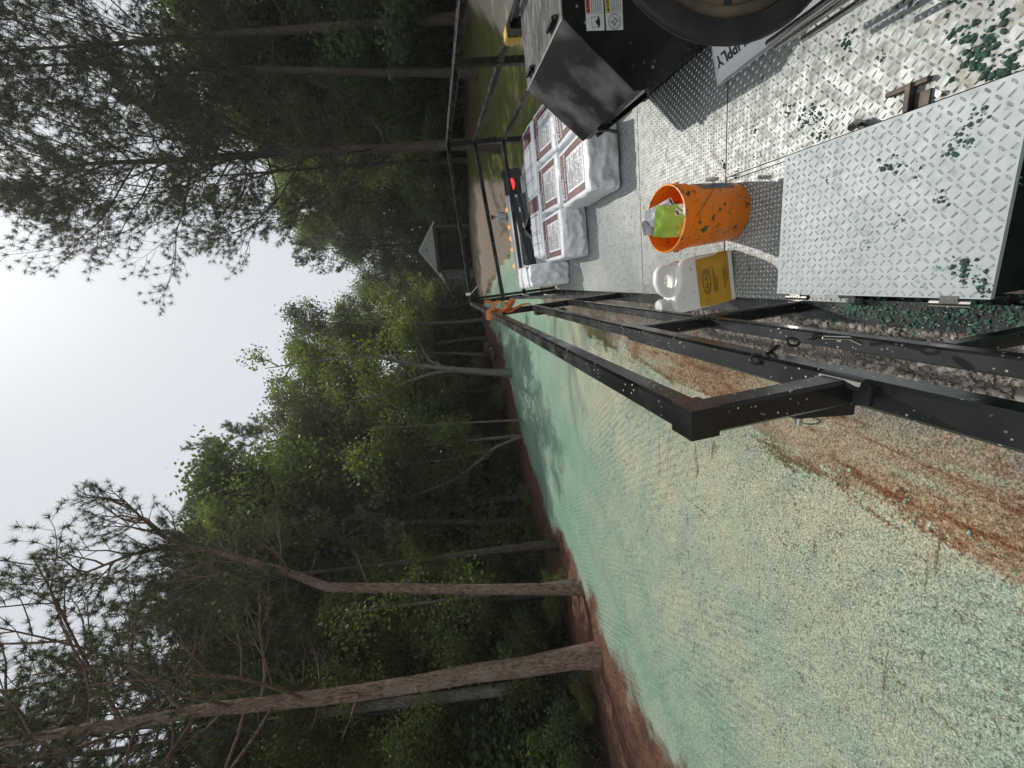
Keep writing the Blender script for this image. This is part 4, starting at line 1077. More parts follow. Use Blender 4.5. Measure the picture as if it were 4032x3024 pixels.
def make_bale(seed, kind, a=.22, b=.32, hgt=.255):
    r = np.random.RandomState(seed); ox, oy = r.rand(2) * 50
    c = hgt / 2; rad = .024
    def hz(x, y):
        return hgt + .006 * (1 - (x / a) ** 2) * (1 - (y / b) ** 2) - .004 + .006 * (float(fbm(x * 7 + ox, y * 7 + oy, 3)) - .5)
    N = 22
    tt = np.linspace(-1, 1, N + 1); tt = np.sign(tt) * (1 - (1 - np.abs(tt)) ** 1.5)
    vid = {}; V = []; Fc = []
    def vert(p):
        k = tuple(round(q, 4) for q in p)
        if k in vid: return vid[k]
        P = np.array(p) * np.array([a, b, c]); inn = np.clip(P, -np.array([a, b, c]) + rad, np.array([a, b, c]) - rad); d = P - inn; L = np.linalg.norm(d)
        if L > 1e-9: P = inn + d / L * rad
        x, y, z = P
        z = z + c
        ax, ay, az_ = np.abs(p)
        if p[2] > .999: z = hz(x, y) if max(ax, ay) < .86 else z + (hz(x, y) - hgt) * max(0, (1 - max(ax, ay)) / .14)
        # folded paper ends and soft sides
        fold = abs(float(fbm(x * 9 + oy, z * 9 + ox, 2)) - .5) * 2
        crum = abs(float(fbm(x * 22 + z * 9 + ox, z * 22 + oy, 2)) - .5) * 2
        if ay > .8 and az_ < .99: y += np.sign(p[1]) * ((.5 - fold) * .075 - crum * .045 + .018 * (1 - ax ** 2)) * (1 - az_ ** 4)
        if ax > .8 and az_ < .99: x += np.sign(p[0]) * ((float(fbm(y * 8 + ox, z * 8, 3)) - .5) * .03 + .006) * (1 - az_ ** 4)
        vid[k] = len(V); V.append((x, y, z)); return vid[k]
    for ax in range(3):
        for s in (-1, 1):
            for i in range(N):
                for j in range(N):
                    q = []
                    for di, dj in ((0, 0), (1, 0), (1, 1), (0, 1)):
                        p = [0, 0, 0]; p[ax] = s; p[(ax + 1) % 3] = tt[i + di]; p[(ax + 2) % 3] = tt[j + dj]; q.append(vert(p))
                    Fc.append(tuple(q if s > 0 else q[::-1]))
    mb = MB(); mb.add(V, Fc)
    body = mb
    pr = MB()
    if kind == 'top':
        fn = lambda e: (lambda u, v: (u, v, hz(u, v) + e))
        f0, f1 = fn(.0025), fn(.0040)
        patch(pr, -.188, .188, .135, .285, f0, 0, 10, 6); patch(pr, -.188, -.136, -.235, .135, f0, 0); patch(pr, .136, .188, -.235, .135, f0, 0)
        put_text(pr, 'Profile', .068, lambda u, v: f1(-.172 + u, .222 + v), 1, .0016, .18)
        patch(pr, .040, .044, .222, .268, f1, 1, 1, 1)
        put_text(pr, 'Hydraulic Mulch', .019, lambda u, v: f1(.052 + u, .246 + v), 1)
        put_text(pr, 'Erosion Control', .014, lambda u, v: f1(.052 + u, .226 + v), 1)
        put_text(pr, 'WOOD WITH TACK', .0385, lambda u, v: f1(-.176 + u, .160 + v), 1, .0014)
        r2 = np.random.RandomState(seed + 3)
        for k in range(17):
            v = .112 - k * .0200
            if k in (4, 9): patch(pr, -.12, .12, v, v + .007, f0, 2, 5, 1)
            elif k in (2, 5, 13): patch(pr, -.12, .02, v, v + .010, f0, 2, 4, 1)
            else:
                u = -.12
                while u < .10:
                    L = .02 + .06 * r2.rand(); patch(pr, u, min(.12, u + L), v, v + .009, f0, 3, 2, 1); u += L + .008
        patch(pr, -.19, .19, -.243, -.238, f0, 0, 6, 1)
    elif kind == 'side':
        # long axis y: far end right when turned
        fn = lambda e: (lambda u, v: (-v, u, hz(-v, u) + e))      # u along length, v across
        f0, f1 = fn(.0025), fn(.0040)
        patch(pr, .150, .300, -.195, .195, f0, 0)
        put_text(pr, 'Profile', .048, lambda u, v: f1(.153 + u, .085 + v), 1, .0012, .18)
        put_text(pr, 'Hydraulic Mulch', .0125, lambda u, v: f1(.195 + u, .060 + v), 1); put_text(pr, 'Wood', .014, lambda u, v: f1(.21 + u, .038 + v), 1)
        put_text(pr, 'WOOD WITH TACK', .036, lambda u, v: f1(.105 + v, .19 - u), 0, .0008)
        r2 = np.random.RandomState(seed + 4)
        for k in range(13):
            u = .07 - k * .026; v = -.18
            big_ = k in (5, 6, 10)
            while v < .16:
                L = .03 + .08 * r2.rand(); v1 = min(.18, v + L * (3 if big_ else 1)); patch(pr, u, u + (.013 if big_ else .009), v, v1, f0, 2 if big_ else 3, 1, 2); v += L * (3 if big_ else 1) + .01
        patch(pr, -.29, .30, .198, .204, f0, 0, 8, 1); patch(pr, -.29, .30, -.204, -.198, f0, 0, 8, 1)
    else:
        fn = lambda e: (lambda u, v: (u, v, hz(u, v) + e))
        patch(pr, -.15, .05, -.30, -.22, fn(.0012), 0); put_text(pr, 'WOOD WITH TACK', .02, lambda u, v: (-.14 + u, -.27 + v, hz(-.14 + u, -.27 + v) + .002), 1)
    return body, pr, hz
# name, kind, x, y, rot deg, label
BALES = [('top', .725, 3.305, 1.5, 'white mulch bale nearest the camera, half covered by the black tank flap'),
         ('top', .765, 4.000, -1.5, 'white mulch bale in the middle of the stack, between two printed tops'),
         ('top', .295, 4.020, 1.0, 'white mulch bale at the left front with crumpled end facing the camera'),
         ('top', 1.235, 4.020, -3, 'white mulch bale beside the right railing, behind the black flap corner'),
         ('top', 1.205, 3.330, 2, 'white mulch bale mostly hidden behind the black tank flap'),
         ('side', .470, 4.610, -90, 'white mulch bale lying crosswise at the back left with list of print'),
         ('side', 1.140, 4.640, -88, 'white mulch bale lying crosswise at the back right by the railing corner'),
         ('end', -.070, 4.640, 0, 'white mulch bale standing on edge against the left front post')]
for i, (kind, x, y, rot, lab) in enumerate(BALES):
    body, pr, hz = make_bale(100 + i, kind)
    L = Matrix.Translation((x, y, .004)) @ Matrix.Rotation(R_(rot), 4, 'Z')
    if kind == 'end': L = Matrix.Translation((x - .125, y, .224)) @ Matrix.Rotation(R_(2), 4, 'Z') @ Matrix.Rotation(R_(90), 4, 'Y')
    root = empty('mulch_bale', TM @ L); tag(root, lab, 'bale', 'white mulch bales on the trailer')
    body.build('sack', PAPER, root, smooth=True)
    pr.build('printed_label', [MAROON, PRINTW, PRINTG, PRINTL], root, fixn=False)
    if i == 2:
        mb = MB()
        for k in range(34): mb.bar((-.2 + .0, -.30 + k * .018, .012), (-.225, -.30 + k * .018 + .004, .012), .008, .004)
        mb.build('stitched_edge', PRINTW, root)
    if kind == 'end':
        # print on the upper narrow side of the standing bale
        mb = MB(); f0 = lambda u, v: (-.222 - .0035, v, u)
        patch(mb, .17, .235, -.29, -.12, f0, 0); put_text(mb, 'TACK', .045, lambda u, v: (-.2275, -.27 + u, .185 + v), 1)
        for k in range(3): patch(mb, .03 + k * .045, .04 + k * .045, -.29, .1, f0, 3)
        mb.build('edge_print', [MAROON, PRINTW, PRINTG, PRINTL], root, fixn=False)

# ------------------------------------------------------------------ bucket
t = NT('orange_plastic')
n1 = t.noise(30, 4, .6); n2 = t.noise(5, 3)
col = t.mix(t.ramp(n2, .3, .7), (.93, .27, .014), (.86, .22, .012))
f = t.math('MULTIPLY', t.ramp(n1, .56, .64), t.ramp(t.noise(8, 2), .40, .55))
col = t.mix(f, col, (.06, .085, .03))
t.set(col, .38, 0, .5)
t.p.inputs['Subsurface Weight'].default_value = .15; t.p.inputs['Subsurface Radius'].default_value = (.03, .012, .003); t.p.inputs['Subsurface Scale'].default_value = .5
OPL = t.m
bk = empty('orange_bucket', TM @ Matrix.Translation((.155, 1.845, .002)) @ Matrix.Rotation(R_(3), 4, 'X')); tag(bk, 'dirty orange plastic pail holding crumpled wrappers', 'bucket')
mb = MB()
mb.lathe([(0, .004), (.122, .004), (.129, .0), (.133, .012), (.1435, .285), (.1435, .290), (.150, .291), (.150, .297), (.1445, .298), (.1445, .318), (.151, .319), (.151, .325), (.1450, .326), (.1455, .350), (.153, .352), (.1545, .360), (.152, .368), (.147, .369), (.145, .360), (.1400, .29), (.130, .02), (0, .016)], 56)
autosmooth(mb.build('pail', OPL, bk, smooth=True), 40)
mb = MB()
for s in (-1, 1): mb.tube([(s * .1445, 0, .305), (s * .158, 0, .305)], .012, 10)
mb.build('handle_ear', OPL, bk, smooth=True)
WIRE = simple('steel_wire', (.10, .09, .08), (.2, .18, .15), .4, .8)
ang0 = R_(-70)
def onpail(a, z, e=.003): rr = .1335 + .0105 * z / .29 + e; return Vector((rr * math.cos(a), rr * math.sin(a), z))
mb = MB(); mb.tube([onpail(R_(-95), .308, .006), onpail(R_(-80), .275, .008), onpail(R_(-62), .225, .010), onpail(R_(-45), .185, .012), onpail(R_(-28), .165, .014), onpail(R_(-12), .160, .016)], .0019, 6); bh = mb.build('bail_handle', WIRE, bk)
mb = MB(); mb.tube([onpail(R_(-20), .190, .018), onpail(R_(-20), .120, .020)], .0085, 10); mb.build('grip', simple('white_grip', (.7, .69, .64), rough=.5), bh, smooth=True)
# worn blue-grey sticker on its right side
mb = MB()
def stick(u, v, e=.0012): return onpail(R_(u), v, e)
patch(mb, -42, 20, .055, .235, stick, 0, 16, 6)
for k, (u0, u1, v0, v1, mi) in enumerate(((-34, -24, .07, .15, 1), (-26, -14, .10, .19, 2), (-20, -6, .075, .12, 2), (-30, -20, .16, .21, 2), (-36, -30, .12, .19, 1), (-14, -2, .15, .20, 1))):
    pts_ = [stick(u0 + (u1 - u0) * (.5 + .5 * math.cos(a)), v0 + (v1 - v0) * (.5 + .5 * math.sin(a)), .0022) for a in np.linspace(0, 6.2832, 15)[:-1]]
    mb.add(pts_, [tuple(range(14))], mi)
mb.build('worn_sticker', [simple('worn_label', (.16, .16, .17), (.26, .23, .2), .6, scale=50), simple('label_blue', (.05, .14, .35), rough=.5), simple('label_cream', (.55, .42, .33), rough=.5)], bk, fixn=False)
mb = MB()
for (u, z) in ((-88, .03), (-84, .033), (-84, .026)): mb.add([onpail(R_(u - 2.5), z - .004, .0012), onpail(R_(u + 2.5), z - .004, .0012), onpail(R_(u + 2.5), z + .004, .0012), onpail(R_(u - 2.5), z + .004, .0012)], [(0, 1, 2, 3)])
mb.build('moulded_mark', simple('moulded_mark', (.35, .06, .02), rough=.5), bk, fixn=False)

# wrappers stuffed in the pail
def crumple(seed, pts4, n, amp, mats, name, label, extra=None):
    A, B, Cc, D = [Vector(p) for p in pts4]; r = np.random.RandomState(seed); o1, o2 = r.rand(2) * 99
    nrm = (B - A).cross(D - A).normalized()
    def fn(u, v, e=0.0):
        p = (A * (1 - u) + B * u) * (1 - v) + (D * (1 - u) + Cc * u) * v
        k = abs(float(fbm(u * 3.5 + o1, v * 3.5 + o2, 3)) - .5) * 2
        return p + nrm * ((.5 - k) * amp + e)
    mb = MB(); patch(mb, 0, 1, 0, 1, fn, 0, n, n); patch(mb, 0, 1, 0, 1, lambda u, v: fn(u, v, -.0012), 0, n, n)
    o = mb.build(name, mats[0], None, TM, True, fixn=False); tag(o, label, 'wrapper', 'wrappers stuffed in the bucket')
    if extra:
        m2 = MB(); extra(m2, fn); m2.build('lettering', mats[1:], o, fixn=False)
    return o
GREENP = simple('lime_wrapper', (.25, .46, .03), (.34, .55, .06), .4, scale=14, bump=.5, bscale=14, bdist=.02)
WHITEP = simple('white_wrapper', (.74, .74, .75), (.62, .63, .65), .4, scale=14, bump=.5, bscale=14, bdist=.02)
GREYP = simple('grey_wrapper', (.34, .34, .35), (.45, .45, .46), .4, scale=14, bump=.5, bscale=14, bdist=.02)
DKGREEN = simple('dark_green_print', (.05, .16, .03), rough=.5)
YELP = simple('yellow_print', (.75, .6, .12), rough=.5)
BLKP = simple('black_print', (.02, .02, .02), rough=.5)
def g_ex(m, fn):
    put_text(m, 'Bur', .26, lambda u, v: fn(.06 + u * .9, .16 + v, .003), 0, .006, .2); put_text(m, 'grass', .14, lambda u, v: fn(.05 + u, .03 + v, .003), 1, .004)
    put_text(m, 'Ze', .40, lambda u, v: fn(.62 + u * .8, .10 + v, .003), 2, .02, .2)
crumple(1, [(.06, 1.775, .27), (.21, 1.765, .285), (.225, 1.87, .385), (.085, 1.88, .40)], 16, .02, [GREENP, YELP, DKGREEN, PRINTW], 'lime_wrapper', 'lime green printed wrapper at the front of the orange bucket', g_ex)
crumple(2, [(.165, 1.80, .30), (.25, 1.83, .33), (.205, 1.93, .43), (.13, 1.90, .385)], 14, .03, [WHITEP, BLKP], 'white_wrapper', 'white crumpled wrapper in the right of the orange bucket', lambda m, fn: patch(m, .05, .95, .02, .07, lambda u, v: fn(u, v, .002), 0, 8, 1))
def k_ex(m, fn): put_text(m, 'KING', .33, lambda u, v: fn(.06 + u * .95, .12 + v * .95, .003), 0, .01)
crumple(3, [(.09, 1.89, .35), (.185, 1.905, .36), (.165, 1.945, .425), (.10, 1.935, .42)], 12, .02, [GREYP, DKGREEN], 'grey_wrapper', 'grey lettered wrapper sticking up from the back of the bucket', k_ex)
crumple(4, [(.08, 1.87, .27), (.10, 1.80, .26), (.105, 1.84, .345), (.085, 1.90, .345)], 10, .02, [simple('pale_blue_wrapper', (.45, .62, .66), (.6, .7, .72), .4)], 'pale_wrapper', 'pale blue scrap at the left inside the orange bucket')

# ------------------------------------------------------------------ jug
t = NT('white_hdpe')
n1 = t.noise(38, 4, .6)
col = t.mix(t.math('MULTIPLY', t.ramp(n1, .63, .68), t.ramp(t.noise(11, 2), .42, .55)), (.84, .83, .77), (.16, .17, .12))
t.set(col, .35, 0, .5); t.p.inputs['Subsurface Weight'].default_value = .25; t.p.inputs['Subsurface Radius'].default_value = (.03, .03, .025); t.p.inputs['Subsurface Scale'].default_value = .4
HDPE = t.m
def curve_solid(name, outlines, ext, bev, mat, parent, local):
    cu = bpy.data.curves.new(name, 'CURVE'); cu.dimensions = '2D'; cu.fill_mode = 'BOTH'; cu.extrude = ext; cu.bevel_depth = bev; cu.bevel_resolution = 4; cu.resolution_u = 6
    for pts_ in outlines:
        sp = cu.splines.new('BEZIER'); sp.bezier_points.add(len(pts_) - 1); sp.use_cyclic_u = True
        for bp, p in zip(sp.bezier_points, pts_):
            bp.co = (p[0], p[1], 0); bp.handle_left_type = bp.handle_right_type = 'AUTO' if len(p) < 3 else 'VECTOR'
    ob = bpy.data.objects.new(name, cu); COL.objects.link(ob)
    dg = bpy.context.evaluated_depsgraph_get(); dg.update()
    me_ = bpy.data.meshes.new_from_object(ob.evaluated_get(dg))
    bpy.data.objects.remove(ob, do_unlink=True); bpy.data.curves.remove(cu)
    me_.materials.clear(); me_.materials.append(mat)
    o = link(name, me_, parent, None, local); autosmooth(o, 50); return o
jug = empty('white_jug', TM @ Matrix.Translation((-.150, 1.858, .002)) @ Matrix.Scale(1.09, 4) @ Matrix.Rotation(R_(4), 4, 'Z') @ Matrix.Rotation(R_(-5), 4, 'Y')); tag(jug, 'white plastic jug with an amber label and side handle', 'jug')
STAND = Matrix.Rotation(R_(90), 4, 'X')          # curve plane x-y -> x-z, facing the camera
body = [(-.099, .016, 1), (-.099, .270), (-.092, .298), (-.072, .305), (-.042, .297), (-.005, .276), (.045, .262), (.082, .262), (.099, .244), (.099, .016, 1)]
curve_solid('bottle', [body], .040, .016, HDPE, jug, STAND)
grip_o = [(-.046, .275), (-.030, .300), (-.012, .335), (.015, .356), (.075, .357), (.097, .343), (.101, .30), (.100, .24), (.06, .235), (.0, .245)]
grip_h = [(-.006, .292), (.004, .322), (.020, .339), (.060, .339), (.078, .326), (.080, .296), (.062, .281), (.020, .281)]
curve_solid('handle', [grip_o, grip_h], .006, .013, HDPE, jug, STAND)
mb = MB(); mb.lathe([(.0, -.01), (.024, -.01), (.024, .02), (.0, .02)], 20, (-.070, 0, .325)); mb.build('neck', HDPE, jug, smooth=True)
mb = MB(); mb.lathe([(.0315, .0), (.033, .006), (.033, .030), (.030, .036), (.0, .037)], 28, (-.070, 0, .334))
for k in range(28):
    a = 6.2832 * k / 28; mb.bar((-.070 + .033 * math.cos(a), .033 * math.sin(a), .337), (-.070 + .033 * math.cos(a), .033 * math.sin(a), .362), .003)
autosmooth(mb.build('cap', simple('white_cap', (.76, .76, .74), (.68, .68, .66), .4, scale=40), jug), 40)
AMBER = simple('amber_label', (.62, .34, .03), (.50, .26, .025), .42, 0, 18, specks=(.07, .075, .03), speck_scale=70, speck_t=.3)
JGREEN = simple('label_dark_green', (.012, .07, .035), rough=.45)
JBROWN = simple('label_brown_print', (.16, .08, .015), rough=.5)
def jl(s_, z, e=0.0):
    """s_ runs round the jug, 0 at the middle of the front"""
    hw, hd, rr = .1155 + e, .0565 + e, .018
    Lf = hw - rr
    if abs(s_) <= Lf: return Vector((s_, -hd, z))
    sg = 1 if s_ > 0 else -1; q = abs(s_) - Lf
    arc = rr * math.pi / 2
    if q <= arc:
        a = q / rr; return Vector((sg * (Lf + rr * math.sin(a)), -hd + rr * (1 - math.cos(a)), z))
    return Vector((sg * hw, -hd + rr + (q - arc), z))
mb = MB(); patch(mb, -.19, .19, .030, .195, lambda u, v: jl(u, v, .0015), 0, 60, 2); lb = mb.build('amber_label', AMBER, jug, smooth=True, fixn=False)
mb = MB()
n_ = 36
ring_o = [jl(-.002 + .058 * math.cos(a), .150 + .0215 * math.sin(a), .0027) for a in np.linspace(0, 6.2832, n_ + 1)[:-1]]; ring_i = [jl(-.002 + .054 * math.cos(a), .150 + .0180 * math.sin(a), .0027) for a in np.linspace(0, 6.2832, n_ + 1)[:-1]]
mb.add(ring_o + ring_i, [(i, (i + 1) % n_, n_ + (i + 1) % n_, n_ + i) for i in range(n_)], 0)
put_text(mb, 'CAL-FLO', .0245, lambda u, v: jl(-.002 + u * .98, .1415 + v, .0028), 0, .0003, 0, 'CENTER')
r2 = np.random.RandomState(6)
for k in range(3): patch(mb, -.055, .05 - .02 * k, .112 - k * .008, .1155 - k * .008, lambda u, v: jl(u, v, .0027), 1, 6, 1)
for k in range(4): patch(mb, -.05 + .01 * k, .03 + .02 * r2.rand(), .062 - k * .007, .0645 - k * .007, lambda u, v: jl(u, v, .0027), 1, 5, 1)
mb.build('emblem', [JGREEN, JBROWN], lb, fixn=False)

# ------------------------------------------------------------------ black tank
tank = empty('black_tank', TM); tag(tank, 'black steel tank with sloping sides and warning stickers', 'tank')
Y0, Y1 = 1.964, 2.625
sec = [(1.034, .752), (.742, .428), (.742, .385), (.955, .035), (1.44, .035), (1.455, .06), (1.455, .752)]
mb = MB(); mb.prism([(x + (.008 if x < 1.2 else -.002), z - .004) for x, z in sec], 'y', Y0 + .006, Y1 - .006); mb.build('shell', BLACK2, tank)
t = NT('scuffed_black_panel')
v = t.mapv(1, 3.5, 1, (0, 0, .5)); n1 = t.noise(7, 6, .7, vec=v, dist=1.2); n2 = t.noise(2.4, 3)
t.set(t.mix(t.ramp(n1, .48, .72), (.03, .031, .033), (.19, .19, .19)), t.ramp(n1, .3, .7, .3, .6), 0, .5)
SCUFF = t.m
t = NT('dusty_black_panel')
n1 = t.noise(3.4, 3, .5); n2 = t.noise(28, 4, .7)
t.set(t.mix(t.ramp(n2, .62, .72, 0, .5), t.mix(t.ramp(n1, .46, .70, 0, .8), (.014, .014, .015), (.22, .22, .225)), (.22, .22, .2)), t.ramp(n1, .4, .7, .42, .6), 0, .5); t.bump(n2, .15, .003)
DUSTY = t.m
mb = MB(); mb.box(1.036, 1.46, Y0, Y1, .7495, .7555); mb.build('top_panel', SCUFF, tank)
mb = MB(); nrm = Vector((-.324, 0, .292)).normalized() * .006
q = [Vector((1.034, Y0, .7545)), Vector((1.034, Y1, .7545)), Vector((.740, Y1, .428)), Vector((.740, Y0, .428))]
mb.add([p for p in q] + [p - nrm for p in q], [(0, 1, 2, 3), (7, 6, 5, 4), (0, 4, 5, 1), (1, 5, 6, 2), (2, 6, 7, 3), (3, 7, 4, 0)]); mb.build('sloped_panel', DUSTY, tank)
mb = MB(); mb.tube([(1.037, Y0, .757), (1.037, Y1, .757)], .004, 6); mb.build('panel_edge', simple('worn_bright_edge', (.45, .45, .44), rough=.4, metal=.6), tank)
for ya, yb in ((2.03, 2.13), (2.45, 2.545)):
    mb = MB(); mb.tube([(1.075, ya, .772), (1.075, yb, .772)], .011, 8); mb.box(1.058, 1.092, ya + .015, yb - .01, .7562, .763); mb.tube([(1.075, ya - .016, .765), (1.075, ya, .772)], .006, 6); mb.build('hinge', BLACK, tank)
mb = MB(); mb.bar((.742, 2.42, .425), (.742, 2.42, .36), .03); mb.bar((.735, 2.42, .37), (.70, 2.36, .33), .012, .03); mb.build('draw_latch', BLACK, tank)
for yy in (Y0 + .02, Y1 - .05):
    mb = MB(); mb.bar((.765, yy, .36), (.962, yy, .02), .05, .03, up=(0, 1, 0)); mb.build('saddle', BLACK, tank)
mb = MB(); mb.box(.94, 1.46, Y0 - .02, Y1 + .02, .001, .034); mb.build('skid', BLACK, tank)
# stickers on the end facing the camera
WOR = simple('warning_orange', (.62, .14, .03), rough=.45); WYE = simple('caution_yellow', (.70, .45, .04), rough=.45)
for k, (z1, z0, head, word) in enumerate(((.645, .560, WOR, 'WARNING'), (.552, .470, WYE, 'CAUTION'))):
    x0, x1 = .990, 1.150; y = Y0 + .005
    F = lambda x, z, e=.0: (x, y - .001 - e, z)
    mb = MB(); mb.box(x0, x1, y - .0012, y, z0, z1); lab_ = mb.build('warning_sticker', PRINTW, tank)
    mb = MB(); E_ = .0012
    def rect(a, b_, c_, d_, mi, e=E_): mb.add([F(a, c_, e), F(b_, c_, e), F(b_, d_, e), F(a, d_, e)], [(0, 1, 2, 3)], mi)
    rect(1.055, x1 - .002, z1 - .020, z1 - .002, 0)
    rect(1.0535, 1.0545, z0 + .002, z1 - .002, 1)
    mb.add([F(1.058, z1 - .017, .0024), F(1.070, z1 - .017, .0024), F(1.064, z1 - .005, .0024)], [(0, 1, 2)], 1)
    put_text(mb, word, .017, lambda u, v: F(1.074 + u, z1 - .0165 + v, .0024), 1, .0003)
    for j in range(6): rect(1.058, 1.14 - .012 * (j % 3), z1 - .030 - j * .009, z1 - .0265 - j * .009, 2)
    cx_, cz_ = 1.021, (z0 + z1) / 2
    if k == 0:      # cap-shaped pictogram over a squared bracket
        mb.add([F(cx_ - .024 + .048 * s_ / 12, cz_ - .016 - .007 * math.sin(math.pi * s_ / 12) + (.004 if s_ in (0, 12) else 0), E_) for s_ in range(13)] + [F(cx_ + .024 - .048 * s_ / 12, cz_ - .012 + .012 * math.sin(math.pi * s_ / 12) ** 6, E_) for s_ in range(13)], [tuple(range(26))], 1)
        for a, b_, c_, d_ in ((cx_ - .020, cx_ - .0175, cz_ - .006, cz_ + .018), (cx_ + .0175, cx_ + .020, cz_ - .006, cz_ + .018), (cx_ - .020, cx_ + .020, cz_ + .0155, cz_ + .018)): rect(a, b_, c_, d_, 2)
    else:           # ringed hand pictogram
        ro = [F(cx_ + .029 * math.cos(a), cz_ + .029 * math.sin(a), E_) for a in np.linspace(0, 6.2832, 29)[:-1]]; ri = [F(cx_ + .0265 * math.cos(a), cz_ + .0265 * math.sin(a), E_) for a in np.linspace(0, 6.2832, 29)[:-1]]
        mb.add(ro + ri, [(i, (i + 1) % 28, 28 + (i + 1) % 28, 28 + i) for i in range(28)], 1)
        for a, b_ in (((-.018, .010), (.004, -.016)), ((-.008, .018), (.012, -.008)), ((.0, -.022), (.018, .008)), ((-.016, -.006), (.004, .018))):
            p0, p1 = Vector((a[0], a[1])), Vector((b_[0], b_[1])); dd = (p1 - p0).normalized(); nn = Vector((-dd.y, dd.x)) * .0013
            mb.add([F(cx_ + p.x, cz_ + p.y, E_) for p in (p0 - nn, p1 - nn, p1 + nn, p0 + nn)], [(0, 1, 2, 3)], 1)
    mb.build('sticker_print', [head, BLKP, PRINTG], lab_, fixn=False)

# ------------------------------------------------------------------ hose reel
reel = empty('hose_reel', TM); tag(reel, 'big black hose reel with dirty rim at the right edge', 'hose reel')
cx_, cz_, RR = 1.055, .475, .455
def flange(m, y, R_out, wd):
    n = 72
    prof = [(R_out, 0), (R_out + .004, .008), (R_out, .018), (R_out - .010, .024), (R_out - wd * .5, .016), (R_out - wd, .022), (R_out - wd - .006, .010), (R_out - wd, 0)]
    for i in range(len(prof)): pass
    vs_ = [(cx_ + r_ * math.cos(6.2832 * k / n), y - h_, cz_ + r_ * math.sin(6.2832 * k / n)) for r_, h_ in prof for k in range(n)]
    m.add(vs_, [(i * n + k, i * n + (k + 1) % n, ((i + 1) % len(prof)) * n + (k + 1) % n, ((i + 1) % len(prof)) * n + k) for i in range(len(prof)) for k in range(n)])
for y in (1.30,):
    mb = MB(); flange(mb, y, RR, .062); mb.build('flange', RUBBER, reel, smooth=True)
HOSE = simple('dirty_brown_hose', (.045, .036, .028), (.17, .125, .075), .6, 0, 7, .3, 50)
for k, (rr, yy) in enumerate([(.372 - .036 * i, 1.305 + .010 * i) for i in range(6)] + [(.24, 1.37 + .045 * i) for i in range(3)]):
    mb = MB(); mb.tube([(cx_ + rr * math.cos(a), yy, cz_ + rr * math.sin(a)) for a in np.linspace(0, 6.2832, 49)[:-1]], .0225, 10, closed=True); mb.build('hose_turn', HOSE, reel, smooth=True)
mb = MB(); mb.tube([(cx_, 1.29, cz_), (cx_, 1.52, cz_)], .17, 24); mb.build('drum', RUBBER, reel)
mb = MB()
for k in range(6): a = k * math.pi / 3; mb.bar((cx_, 1.298, cz_), (cx_ + .36 * math.cos(a), 1.298, cz_ + .36 * math.sin(a)), .03, .01, up=(0, 1, 0))
mb.build('spoke', RUBBER, reel)
for x, z, y0, y1 in ((.667, .20, .7, 1.435), (.640, .192, .7, 1.405), (.607, .20, .7, 1.29)):
    mb = MB(); mb.tube([(x, y0, z), (x, y1, z)], .011 if x > .65 else .010, 12); mb.build('frame_pipe', CHROME, reel, smooth=True)
mb = MB(); mb.bar((.60, .95, .16), (1.4, .95, .16), .04); mb.bar((1.30, .95, .02), (1.30, .95, .5), .04); mb.bar((.62, .95, .0), (.62, .95, .14), .04); mb.build('stand', BLACK, reel)

# ------------------------------------------------------------------ feed bag under the reel
bag = empty('paper_bag', TM @ Matrix.Translation((.742, 1.935, .002)) @ Matrix.Rotation(R_(-88), 4, 'Z')); tag(bag, 'white paper bag with SUPPLY lettering under the hose reel', 'bag')
def bagz(u, v):      # u along length (towards the camera), v across (to the right)
    e = min(1, max(0, u) / .07) ; return .012 + .085 * e ** .6 * max(0, math.sin(math.pi * min(1, max(0.0, (v + .012) / .36)))) ** .38 + .01 * (float(fbm(u * 9 + 3, v * 9, 3)) - .5)
mb = MB(); f = lambda u, v: (u, v, bagz(u, v)); patch(mb, 0, .62, -.01, .35, f, 0, 40, 26)
patch(mb, 0, .62, -.01, .35, lambda u, v: (u, v, .001), 0, 4, 4)
mb.build('sack', PAPER, bag, smooth=True, fixn=False)
mb = MB()
# letters read away from the camera, tops to the left
put_text(mb, 'FARM SUPPLY', .058, lambda u, v: (lambda U, Vv: (U, Vv, bagz(U, Vv) + .003))(.45 - u * 1.05, .068 - v), 0, .0012)
mb.build('lettering', BLKP, bag, fixn=False)

# ------------------------------------------------------------------ yellow clamp on the right rail
yc = empty('yellow_clamp', TM); tag(yc, 'yellow lock with a pinkish ball clipped on the right rail', 'lock')
YEL = simple('yellow_paint', (.66, .46, .05), (.55, .36, .05), .45, scale=40)
mb = MB(); mb.prism([(1.43, .685), (1.50, .685), (1.505, .775), (1.495, .785), (1.435, .785), (1.425, .775)], 'y', 2.885, 2.965); mb.build('housing', YEL, yc)
mb = MB(); mb.box(1.432, 1.498, 2.80, 2.884, .69, .78); mb.tube([(1.45, 2.86, .70), (1.44, 2.80, .64), (1.44, 2.74, .60)], .012, 8); mb.build('grip', BLACK, yc)
mb = MB(); mb.lathe([(0, 0), (.012, 0), (.013, .012), (.022, .020), (.027, .035), (.022, .05), (0, .056)], 18)
mb.build('ball', simple('pinkish_steel', (.55, .36, .33), (.45, .3, .28), .35, .3), yc, smooth=True, local=Matrix.Translation((1.465, 2.966, .725)) @ Matrix.Rotation(R_(-90), 4, 'X'))
